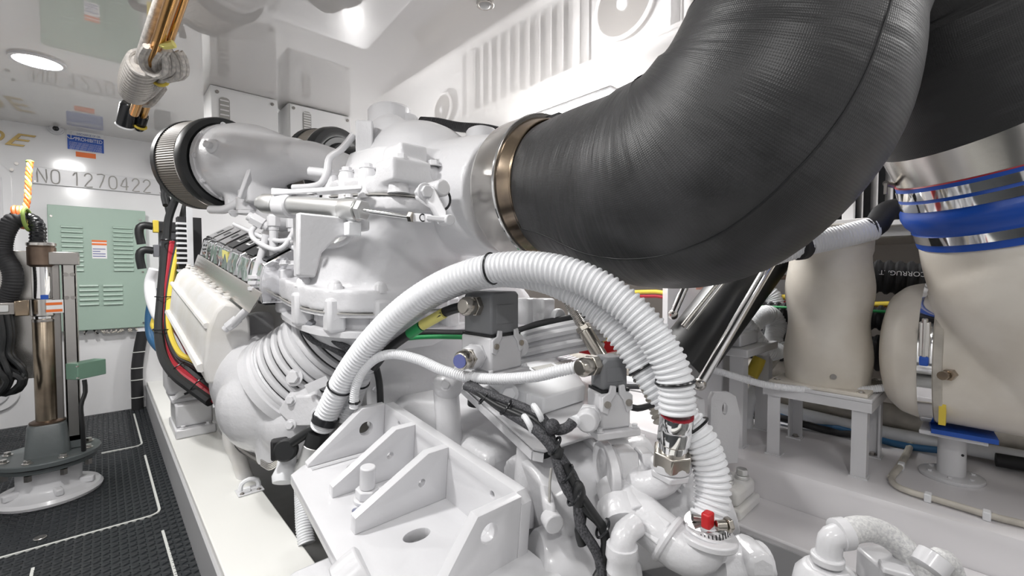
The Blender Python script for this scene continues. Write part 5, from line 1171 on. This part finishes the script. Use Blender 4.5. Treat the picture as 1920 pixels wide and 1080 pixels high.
# engine front loom
fl = thing('front_loom', 'loom of red yellow green and black battery cables down the engine front', 'cables', (0.421,2.834,0.338))
base = [(0.394,3.661,1.537),(0.361,3.643,1.4),(0.343,3.599,1.258),(0.308,3.488,1.085),(0.271,3.349,0.894),(0.242,3.151,0.725),(0.25,2.949,0.608),(0.291,2.772,0.536),(0.345,2.639,0.486),(0.395,2.51,0.436)]
for k, (ox, oz, r, m, i0) in enumerate([(-.035, 0, .024, 'black_rubber', 0), (.03, .0, .020, 'black_rubber', 0), (-.012, -.01, .021, 'crimson', 2), (.006, -.02, .019, 'crimson', 3), (.022, -.03, .017, 'yellow', 3), (.036, -.04, .013, 'green', 3), (.05, .0, .018, 'black_rubber', 4), (.04, .02, .014, 'yellow', 2)]):
    pts = [V(p) + V((ox * (.8 + .3 * math.sin(i + k)), -ox * .3, oz + (.02 * k if i > 6 else 0) * .3)) for i, p in enumerate(base)][i0:]
    b = MB(); b.tube(pts, r, n=8, step=.03); b.build('battery_cable', m, fl)
for q, ax in [((0.314,3.517,1.252), (0, 0, 1)), ((0.271,3.35,0.907), (0, 0, 1)), ((0.242,3.152,0.734), (0, 0, 1)), ((0.274,2.842,0.554), (.5, -.4, -.6)), ((0.334,2.65,0.497), (.5, -.4, -.5))]:
    tie(fl, q, ax, .05)
def plug(lab, q, m):
    q = V(q); t = thing('front_plug', lab, 'connector', q + V((0, 0, -.05)), 'plugs on the engine front')
    b = MB(); b.box(q + V((0, 0, -.035)), q + V((.13, .05, .035))); b.build('body', 'black_matte', t, bevel=.008)
    b = MB(); b.box(q + V((.0, -.005, -.04)), q + V((.03, .055, .04))); b.build('collar', m, t, bevel=.004)
    b = MB(); b.tube([q + V((.0, .03, 0)), q + V((-.04, .03, .005)), q + V((-.065, .03, -.01)), q + V((-.07, .03, -.05)), q + V((-.06, .03, -.12))], .024, n=12); b.build('boot', 'black_rubber', t)
plug('upper black plug with a yellow collar on the engine front', (0.252,3.781,1.354), 'yellow')
plug('lower black plug with a grey collar on the engine front', (0.251,3.775,1.193), 'grey_plastic')
b = MB(); b.box((0.289,3.87,1.071), V((0.289,3.87,1.071)) + V((.12, .08, .32))); b.build('front_control_block', 'grey_plastic', eng, bevel=.008)
cable('white_front_hose', 'white hose curving down at the front of the engine', [(0.253,3.767,1.07),(0.23,3.784,0.982),(0.229,3.712,0.88),(0.25,3.62,0.781),(0.27,3.533,0.752)], .032, 'white_plastic', 'hose', 14)
cable('blue_front_hose', 'blue hose curving behind the white hose at the engine front', [(0.263,3.955,0.942),(0.23,3.95,0.759),(0.23,3.902,0.617),(0.261,3.803,0.546),(0.298,3.701,0.526)], .024, 'blue_hose', 'hose', 12)
cable('yellow_front_wire', 'thin yellow wire curving beside the blue hose', [(0.257,3.844,0.765),(0.238,3.831,0.695),(0.259,3.742,0.659),(0.285,3.651,0.659)], .014, 'yellow', 'wire')
cable('red_side_cable', 'thin red cable running along the underside of the exhaust manifold', [(0.3,3.369,0.724),(0.319,3.214,0.675),(0.34,3.056,0.6),(0.354,2.905,0.538)], .010, 'crimson')
cable('front_black_hose', 'black hose rising at the front of the engine beside the air filter', [(0.331,3.672,1.434),(0.318,3.689,1.532),(0.308,3.743,1.631),(0.336,3.79,1.713)], .020, 'black_rubber', 'hose')

# ================================================================ RIGHT SIDE
# exhaust pipe, blue hose, muffler
st = thing('exhaust_pipe', 'wide polished stainless exhaust pipe between black hose and blue hose', 'pipe', (1.645, -.04, 1.2))
XP = V((1.645, -.04, 0))
BA = V((.31, -.2, -1)).normalized(); BO = V((1.724,0.025,1.34))
b = MB(); b.lathe([(.224, 0), (.222, .05), (.212, .12), (.198, .19), (.192, .25)], BO - BA * .20, BA, 56); b.build('pipe_wall', 'steel', st)
bh = thing('blue_hose', 'bright blue silicone hose with three steel bands above the cream muffler', 'hose', BO + BA * .19)
b = MB(); b.lathe([(.194, 0), (.200, .002), (.200, .072), (.206, .08), (.208, .098), (.203, .118), (.194, .132), (.191, .14), (.188, .185), (.183, .187)], BO, BA, 56); b.build('hose_wall', 'blue_silicone', bh)
b = MB(); b.torus(BO + BA * .002, BA, .198, .0025, 56, 6); b.build('red_edge', 'crimson', bh)
for h, r in [(.024, .2015), (.056, .2015), (.154, .1915)]:
    b = MB(); b.lathe([(r - .003, -.0115), (r + .001, -.0115), (r + .001, .0115), (r - .003, .0115)], BO + BA * h, BA, 56); b.build('steel_band', 'chrome', bh)
x, y, a = frame(BA)
q = BO + BA * .045 + V((-.10, .19, 0)); b = MB(); b.cyl(q + V((-.02, .02, 0)), q + V((.03, .01, 0)), .008, 10); b.cyl(q + V((-.02, .02, 0)), q + V((-.02, .02, -.03)), .004, 8); b.build('band_bolt', 'steel_dark', bh)
mf = thing('muffler', 'large cream fibreglass muffler with a steel banded end cap at the right edge', 'muffler', (1.95, -.2, .5))
mp = [BO + BA * .175, BO + BA * .27, BO + BA * .35 + V((-.02, -.02, 0)), (1.9, -.14, .85), (1.95, -.2, .80)]
m_ = MB(); m_.tube(mp, [.184, .19, .205, .23, .24], n=40, step=.02)
m_.lathe([(.02, -.035), (.10, -.03), (.17, -.012), (.205, .025), (.215, .06), (.218, .09), (.218, .5), (.218, .95)], (1.95, .235, .80), (0, -1, 0), 44)
m_.build('shell', 'cream', mf, remesh=.011, smooth=4)
MC = V((1.95, .145, .80))
b = MB(); b.lathe([(.221, -.016), (.225, -.016), (.225, .016), (.221, .016)], MC, (0, 1, 0), 56); b.build('steel_band', 'chrome', mf)
b = MB(); b.lathe([(.214, -.04), (.2215, -.036), (.2215, -.018), (.214, -.016)], MC, (0, 1, 0), 48); b.build('gasket', 'hose_beige', mf, label='yellowish resin edge beside the steel band')
q = MC + V((-.215, 0, .06)); b = MB(); b.box(q + V((-.025, -.012, -.05)), q + V((0, .012, .05))); b.cyl(q + V((-.02, 0, -.07)), q + V((-.02, 0, .06)), .007, 10); b.build('latch', 'steel', mf, bevel=.003)
b = MB(); b.box(q + V((-.028, -.010, -.075)), q + V((-.008, .010, -.048))); b.build('blue_latch_tip', 'blue_sticker', mf, bevel=.004)
gq = V((1.72,0.095,0.767)); b = MB(); b.hexa(gq + V((-.01, 0, 0)), gq + V((.05, -.01, 0)), .016); b.cyl(gq + V((-.03, .01, 0)), gq, .012, 12); b.build('hose_barb', 'brass_steel', mf)
for dz, t in [(-.13, .02)]:
    b = MB(); b.box(MC + V((-.175, -.045, -.19)), MC + V((-.15, -.03, -.12))); b.build('yellow_shim', 'yellow', mf)
mpst = thing('muffler_stand', 'round white support post with saddle under the muffler', 'stand', (1.985, .09, DZ))
pp = V((1.985, .095, DZ))
b = MB(); b.lathe([(.075, 0), (.078, .004), (.078, .012), (.074, .014), (.036, .014)], pp, (0, 0, 1), 32); b.build('foot_flange', 'white_paint', mpst)
b = MB(); b.lathe([(.034, .01), (.034, .135), (.030, .137), (.028, .137), (.028, .152)], pp, (0, 0, 1), 28); b.build('post', 'white_paint', mpst)
b = MB(); b.obox(pp + V((-.11, -.08, .15)), (.17, 0, 0), (0, .15, 0), (0, 0, .014)); b.build('saddle', 'white_paint', mpst, bevel=.003)
b = MB(); b.obox(pp + V((-.12, -.10, .164)), (.17, .02, .0), (-.01, .14, 0), (0, 0, .014)); b.build('blue_pad', 'blue_sticker', mpst)
b = MB(); b.cyl(pp + V((-.025, -.026, .085)), pp + V((-.022, -.0235, .085)), .004, 8); b.build('pin_hole', 'black_matte', mpst)
for i in range(6):
    t = i * math.pi / 3; bolt(mpst, pp + V((.056 * math.cos(t), .056 * math.sin(t), .014)), (0, 0, 1), .006, .006)
# white stand table with the cream tank
tb2 = thing('stand_table', 'white metal four legged stand on the raised deck below the cream tank', 'stand', (1.89, .415, DZ))
ZT = .655
b = MB(); b.box((1.745, .262, ZT - .012), (2.045, .572, ZT)); b.build('top_plate', 'white_paint', tb2, bevel=.003)
for lo, hi in [((1.745, .262, ZT - .042), (1.757, .572, ZT - .012)), ((1.757, .262, ZT - .042), (2.033, .274, ZT - .012)), ((2.033, .262, ZT - .042), (2.045, .572, ZT - .012))]:
    b = MB(); b.box(lo, hi); b.build('apron', 'white_paint', tb2)
for x, y, sx, sy in [(1.745, .262, 1, 1), (1.745, .572, 1, -1), (2.045, .262, -1, 1), (2.045, .572, -1, -1)]:
    x += .0125 * sx; y += .0125 * sy
    b = MB(); b.prism([(x, y, DZ), (x + .04 * sx, y, DZ), (x + .04 * sx, y + .006 * sy, DZ), (x + .006 * sx, y + .006 * sy, DZ), (x + .006 * sx, y + .04 * sy, DZ), (x, y + .04 * sy, DZ)], (0, 0, ZT - .012 - DZ)); b.build('leg', 'white_paint', tb2)
    b = MB(); b.obox((x - .005 * sx, y - .005 * sy, DZ), (.05 * sx, 0, 0), (0, .05 * sy, 0), (0, 0, .005)); lf = b.build('foot_pad', 'white_paint', tb2)
    if x > 2: bolt(tb2, (x + .022 * sx, y + .022 * sy, DZ + .006), (0, 0, 1), .009, .008, 'steel_dark')
tk = thing('cream_tank', 'cream wavy walled fibreglass tank standing on the white stand', 'tank', (1.9, .415, ZT))
TK = V((1.895, .415, ZT))
pr = []
for i in range(33):
    h = .52 * i / 32; r = .126 + .006 * math.sin((h - .03) * 2 * math.pi / .235) * (1 if .04 < h < .44 else .25); pr.append((r, h + .012))
pr = [(.125, .01)] + pr + [(.135, .535), (.133, .55), (.11, .556)]
b = MB(); rg = []
for r, h in pr:
    rg.append([(TK.x + r * math.cos(t) * 1.0, TK.y + r * math.sin(t), TK.z + h) for t in [2 * math.pi * j / 48 for j in range(48)]])
b.rings(rg); b.build('tank_wall', 'cream', tk, angle=60)
b = MB(); b.plate(TK + V((0, 0, .006)), (1, 0, 0), (0, 1, 0), .012, rr2 := [(-.14, -.14), (.14, -.14), (.14, .14), (-.14, .14)]); b.build('base_flange', 'cream', tk)
for q in [(-.12, -.12), (-.12, .12), (.12, -.12)]: bolt(tk, TK + V((q[0], q[1], .012)), (0, 0, 1), .008, .006, 'steel')
b = MB(); d = V((-.78, -.3, 0)).normalized(); b.cyl(TK + d * .12 + V((0, 0, .05)), TK + d * .131 + V((0, 0, .05)), .009, 16); b.build('drain_plug', 'steel_dark', tk)
# white conduit with black clamp
wcd = conduit('wall_conduit', 'white corrugated conduit running right under the black exhaust hose', [(1.646,0.532,1.105),(1.688,0.481,1.126),(1.729,0.431,1.146),(1.784,0.355,1.168),(1.836,0.282,1.192)], .038, .009, .0025)
b = MB(); b.lathe([(.039, -.017), (.045, -.015), (.045, .015), (.039, .017)], (1.709,0.456,1.136), (.9, -.4, .1), 26); b.box(V((1.681,0.449,1.173)) + V((-.014, -.02, -.012)), V((1.681,0.449,1.173)) + V((.02, .012, .014))); b.build('black_clamp', 'black_matte', wcd, bevel=.002)
for i in range(6):
    b = MB(); p = V((1.638,0.446,1.141)) + V((.0055 * i, -.005 * i, 0)); b.box(p, p + V((.003, -.001, .012))); b.build('clamp_print', 'sticker_white', wcd)
b = MB(); b.tube([(1.823,0.293,1.188),(1.842,0.276,1.205),(1.869,0.267,1.237),(1.904,0.25,1.254),(1.953,0.232,1.259)], .034, n=16); b.build('black_end', 'black_matte', wcd)
# drain line
dl = thing('drain_line', 'thin white conduit sagging from the strut to the muffler barb', 'conduit', (1.794,0.376,0.65))
b = MB(); b.corr([(1.575,0.714,0.712),(1.613,0.651,0.694),(1.688,0.554,0.661),(1.749,0.457,0.651),(1.794,0.376,0.653),(1.849,0.286,0.666),(1.887,0.198,0.694),(1.939,0.111,0.73)], .0125, .006, .0012, 14); b.build('corrugated_wall', 'white_plastic', dl)
b = MB(); b.cyl((1.558,0.729,0.72), (1.578,0.711,0.712), .013, 12); b.build('end_plug', 'black_rubber', dl)
b = MB(); b.cyl((1.548,0.711,0.713), (1.569,0.692,0.713), .006, 8); b.build('green_mark', 'green', dl)
# black exhaust branch and struts
bp2 = thing('branch_pipe', 'straight black rubber pipe slanting down behind the chrome strut', 'pipe', (1.68,0.82,0.697))
b = MB(); b.cyl((2.076,0.632,1.206), (1.564,0.804,0.696), .105, 40); b.build('pipe_wall', 'black_rubber', bp2)
b = MB(); b.cyl((1.837,0.631,1.169), (1.517,0.746,0.848), .004, 6); b.build('seam', 'groove_grey', bp2)
def strut(lab, a, c, r):
    t = thing('chrome_strut', lab, 'strut', V(c)); b = MB(); b.cyl(a, c, r, 20); b.build('tube', 'chrome', t); b = MB(); b.sphere(c, r * 1.3); b.build('end', 'steel', t)
    return t
strut('long chrome strut tube crossing the black branch pipe', (1.795,0.509,1.202), (1.467,0.675,0.676), .017)
strut('short chrome strut glimpsed between the black hose and the arch', (1.643,0.803,1.031), (1.595,0.84,0.89), .015)
b = MB(); b.cyl((1.651,0.687,1.028), (1.506,0.757,0.86), .008, 10); tag(b.build('branch_rod', 'steel'), 'thin steel rod along the upper edge of the black branch pipe', 'rod')
b = MB(); q = V((2.15,1.014,0.965)); b.obox(q, (.06, -.05, 0), (.002, .002, 0), (0, 0, .045)); tag(b.build('pink_sticker', 'pink_sticker'), 'small pink warning sticker below the black exhaust hose', 'sticker')
b = MB(); q = V((2.129,1.154,0.669)); b.obox(q, (.5, -.42, 0), (.06, .06, 0), (0, 0, .45)); tag(b.build('white_cabinet', 'white_paint', bevel=.004), 'white cabinet behind the black branch pipe', 'cabinet')
# white tall leg stand on left of tank
ts = thing('side_stand', 'white metal stand left of the cream tank holding coiled white hoses', 'stand', (1.76, .66, DZ))
for x, y in [(1.735, .635), (2.0, .635), (1.735, .86), (2.0, .86)]:
    b = MB(); b.prism([(x, y, DZ), (x + .045, y, DZ), (x + .045, y + .006, DZ), (x + .006, y + .006, DZ), (x + .006, y + .05, DZ), (x, y + .05, DZ)], (0, 0, .34)); b.build('leg', 'white_paint', ts)
    b = MB(); b.box((x - .004, y - .004, DZ), (x + .06, y + .06, DZ + .006)); b.build('foot_pad', 'white_paint', ts); bolt(ts, (x + .035, y + .035, DZ + .006), (0, 0, 1), .01, .008, 'steel_dark')
b = MB(); b.box((1.73, .62, DZ + .34), (2.06, .92, DZ + .37)); b.build('top_plate', 'white_paint', ts, bevel=.004)
b = MB(); b.box((1.77, .66, DZ + .37), (1.95, .86, DZ + .42)); b.build('clamp_block', 'white_paint', ts, bevel=.006)
b = MB(); b.box((1.76, .72, DZ + .08), (2.0, .88, DZ + .33)); b.build('back_panel', 'white_paint', ts, bevel=.004)
for k, pts in enumerate([[(2.011,0.726,0.803),(2.096,0.719,0.843),(2.167,0.695,0.863),(2.194,0.669,0.816),(2.152,0.663,0.75),(2.146,0.64,0.719)], [(1.94,0.726,0.853),(1.962,0.705,0.82),(1.99,0.677,0.765),(2.043,0.653,0.718),(2.106,0.636,0.717)], [(2.286,0.754,0.964),(2.297,0.716,0.928),(2.287,0.693,0.831),(2.266,0.68,0.736)]]):
    conduit('white_elbow_hose', ['upper loop of white corrugated hose left of the cream tank', 'lower bend of white corrugated hose above the side stand', 'white corrugated hose rising behind the cream tank'][k], pts, [.042, .036, .04][k], .010, .003, n=18, cat='hose')
for k, (pts, r, m) in enumerate([([(2.169,0.647,0.727),(2.107,0.672,0.661),(2.07,0.691,0.618),(2.051,0.704,0.526)], .03, 'hose_beige'), ([(2.007,0.671,0.693),(1.991,0.683,0.653),(1.977,0.694,0.62)], .026, 'yellow'), ([(2.039,0.69,0.554),(2.004,0.718,0.486),(1.995,0.722,0.396)], .032, 'white_plastic')]):
    cable(['tan_pipe', 'taped_pipe', 'white_pipe'][k], ['tan pipe bending down behind the side stand', 'short tape wrapped pipe beside the side stand', 'white pipe dropping behind the side stand leg'][k], pts, r, m, 'pipe', 14)
# upright plate on the girder and right mount
up = thing('hull_bracket', 'upright white plate with an oval hole beside the hanging conduit', 'bracket', (1.475,0.591,0.482))
o = V((1.516,0.622,0.512)); dx = V((.80, -.55, 0)).normalized()
b = MB(); b.plate(o, dx, (0, 0, 1), .022, [(-.045, -.1), (.055, -.1), (.062, .06), (.045, .125), (.02, .14), (-.035, .14), (-.045, .12)], [(.005, .085, .009, .02)]); b.build('plate', 'white_cast', up)
b = MB(); b.plate(o + V((-.05, .06, -.02)), (.6, .8, 0), (0, 0, 1), .02, [(-.05, -.1), (.06, -.1), (.06, .14), (-.03, .14)]); b.build('rib', 'white_cast', up)
rm = thing('right_mount', 'grey white bolted mount block on the right girder below the conduit', 'engine mount', (1.53, .62, .28))
b = MB(); b.box((1.43, .525, .28), (1.60, .80, .315)); b.build('foot', 'white_dirty', rm, bevel=.008)
b = MB(); b.box((1.435, .535, .315), (1.585, .79, .37)); b.build('block', 'white_dirty', rm, bevel=.016, seg=3)
b = MB(); b.box((1.44, .66, .37), (1.58, .80, .43)); b.build('upper_block', 'white_dirty', rm, bevel=.016, seg=3)
for q in [(1.475, .585, .37), (1.545, .565, .37)]: 
    b = MB(); b.cyl(q, V(q) + V((0, 0, .012)), .022, 18); b.hexa(V(q) + V((0, 0, .012)), V(q) + V((0, 0, .032)), .018); b.build('bolt', 'alu', rm, bevel=.002)
# loose cable on the deck
cl = thing('deck_cable', 'cream cable clipped along the raised deck past the muffler post', 'cable', (1.832,0.198,0.4))
b = MB(); dp = [(2.746,0.282,0.408),(2.409,0.229,0.408),(2.165,0.213,0.408),(1.951,0.212,0.408),(1.797,0.217,0.408),(1.737,0.187,0.408),(1.727,0.128,0.408),(1.721,0.063,0.408),(1.715,0.003,0.408),(1.723,-0.062,0.408)]
b.tube(dp, .009, n=10); b.build('cable', 'hose_beige', cl)
b = MB(); b.tube([V(p) + V((.012, .006, 0)) for p in dp[:5]], .007, n=8); b.build('cable', 'hose_beige', cl)
for q in [(1.727,0.128,0.408), (1.712,0.012,0.408), (1.94,0.211,0.408)]:
    b = MB(); q = V(q); b.box(q + V((-.014, -.008, -.012)), q + V((.014, .008, .012))); b.build('clip', 'white_plastic', cl, bevel=.003)
# pipes along the hull behind the stands
def longpipe(name, lab, x, z, r, m, y0=-1.2, y1=2.6, cat='pipe', wob=0):
    b = MB(); b.tube([(x + wob * math.sin(i * 1.7), y0 + (y1 - y0) * i / 10, z + wob * math.cos(i * 2.3)) for i in range(11)], r, n=14, step=.1); return tag(b.build(name, m), lab, cat)
longpipe('hull_pipe', 'fat cream pipe running low along the hull behind the stands', 2.34, .47, .05, 'hose_beige')
longpipe('hull_pipe', 'second cream pipe above the fat one along the hull', 2.42, .57, .036, 'hose_beige', wob=.01)
longpipe('hull_pipe', 'thin white pipe on the deck in front of the hull pipes', 2.24, .43, .026, 'white_plastic', wob=.008)
longpipe('blue_cable', 'blue cable lying on the deck behind the white stand', 2.17, .416, .012, 'blue_hose', .1, 1.2, 'cable', .012)
longpipe('black_bundle', 'black cable bundle behind the muffler post', 2.2, .43, .022, 'black_matte', -1.0, .0, 'cable', .01)
longpipe('black_cable', 'black cable behind the white stand legs', 2.14, .42, .014, 'black_matte', .3, 1.5, 'cable', .014)
longpipe('wire_run', 'yellow wire run on the hull behind the cream tank', 2.3, .93, .012, 'yellow', -.6, 1.8, 'wire', .012)
longpipe('wire_run', 'red wire run on the hull behind the cream tank', 2.3, .905, .010, 'crimson', -.6, 1.8, 'wire', .012)
longpipe('wire_run', 'upper brown wire run close under the louvre ledge', 2.36, 1.02, .012, 'rust_metal', -.6, 1.8, 'wire', .012)
def blackhose(lab, pts, r, clampq=None):
    t = thing('corrugated_hose', lab, 'hose', V(pts[0])); b = MB(); b.corr(pts, r, .03, .008, 22); b.build('hose_wall', 'black_matte', t)
    return t
h1 = blackhose('black corrugated hose with white lettering beside the cream tank', [(2.06, .50, 1.045), (2.08, .40, 1.04), (2.09, .25, 1.03), (2.1, .1, 1.02), (2.12, -.1, 1.0)], .062)
b = MB(); b.lathe([(.055, 0), (.066, .002), (.066, .03), (.055, .032)], (2.065, .43, 1.042), (.1, -1, 0), 28); b.build('end_clamp', 'steel', h1)
text('hose_print', 'CORRUGATED', 'sticker_white', (2.085 - .060, .17, 1.05), (.08, .99, .06), (-.25, 0, -1), .016, h1)
h2 = blackhose('lower black corrugated hose between the cream tank and the muffler', [(2.2, .9, .72), (2.2, .6, .73), (2.2, .3, .74), (2.2, .05, .74)], .07)
h3 = blackhose('black hose with a green stripe between the cream tank and the muffler', [(2.25, .9, .86), (2.25, .5, .87), (2.25, .2, .87), (2.25, .0, .86)], .05)
b = MB(); b.tube([(2.2, .8, .895), (2.2, .4, .9), (2.2, .1, .9)], .006, n=6); b.build('green_stripe', 'green', h3)
# braided hose in the bottom right corner
bh2 = thing('braided_hose', 'short white braided hose arching between two fittings at the bottom right', 'hose', (1.07,0.151,0.535))
b = MB(); b.tube([(1.036,0.196,0.544),(1.065,0.183,0.55),(1.102,0.163,0.546),(1.129,0.137,0.531),(1.139,0.114,0.51),(1.139,0.099,0.486),(1.129,0.093,0.464)], .0235, n=20); b.build('braid', 'braid_white', bh2)
b = MB(); b.lathe([(.024, 0), (.029, .003), (.029, .022), (.024, .025)], (1.051,0.189,0.547), (-.72, .6, -.1), 20); b.build('ferrule', 'white_paint', bh2)
b = MB(); b.tube([(1.037,0.194,0.547),(1.023,0.207,0.541),(1.019,0.211,0.527),(1.016,0.212,0.496)], .022, n=16); b.build('elbow', 'white_paint', bh2)
for z0, r in [((1553,1046,.86), .03), ((1552,1062,.86), .034)]: pass
b = MB(); q = V((1.015,0.213,0.508)); b.cyl(q, q + V((0, 0, -.015)), .028, 20); b.hexa(q + V((0, 0, -.02)), q + V((0, 0, -.04)), .036); b.build('union_nut', 'white_paint', bh2, bevel=.003)
b = MB(); q = V((1.015,0.212,0.49)); b.lathe([(.04, 0), (.055, -.02), (.06, -.05)], q + V((-.0, 0, -.005)), (0, 0, 1), 24); b.build('valve_body', 'white_paint', bh2, bevel=.004)
b2 = thing('braided_hose', 'second white braided hose with a white collar at the bottom edge', 'hose', (1.113,0.068,0.49))
b = MB(); b.tube([(1.117,0.078,0.478),(1.122,0.074,0.506),(1.133,0.065,0.519),(1.144,0.054,0.508),(1.151,0.047,0.478)], .02, n=16); b.build('braid', 'braid_white', b2)
b = MB(); b.lathe([(.022, 0), (.027, .003), (.027, .03), (.022, .033)], (1.101,0.08,0.506), (.5, -.3, .6), 20); b.build('collar', 'white_paint', b2)
vb = thing('valve_block', 'white painted valve block at the bottom edge between the braided hoses', 'valve', (1.079,0.112,0.483))
b = MB(); q = V((1.067,0.138,0.495)); b.obox(q + V((0, 0, -.06)), (.07, -.05, 0), (.05, .05, 0), (0, 0, .06)); b.build('body', 'white_paint', vb, bevel=.006)
b = MB(); b.bar(V((1.063,0.141,0.501)), V((1.081,0.098,0.497)), .03, .012); b.build('handle', 'white_paint', vb, bevel=.003)
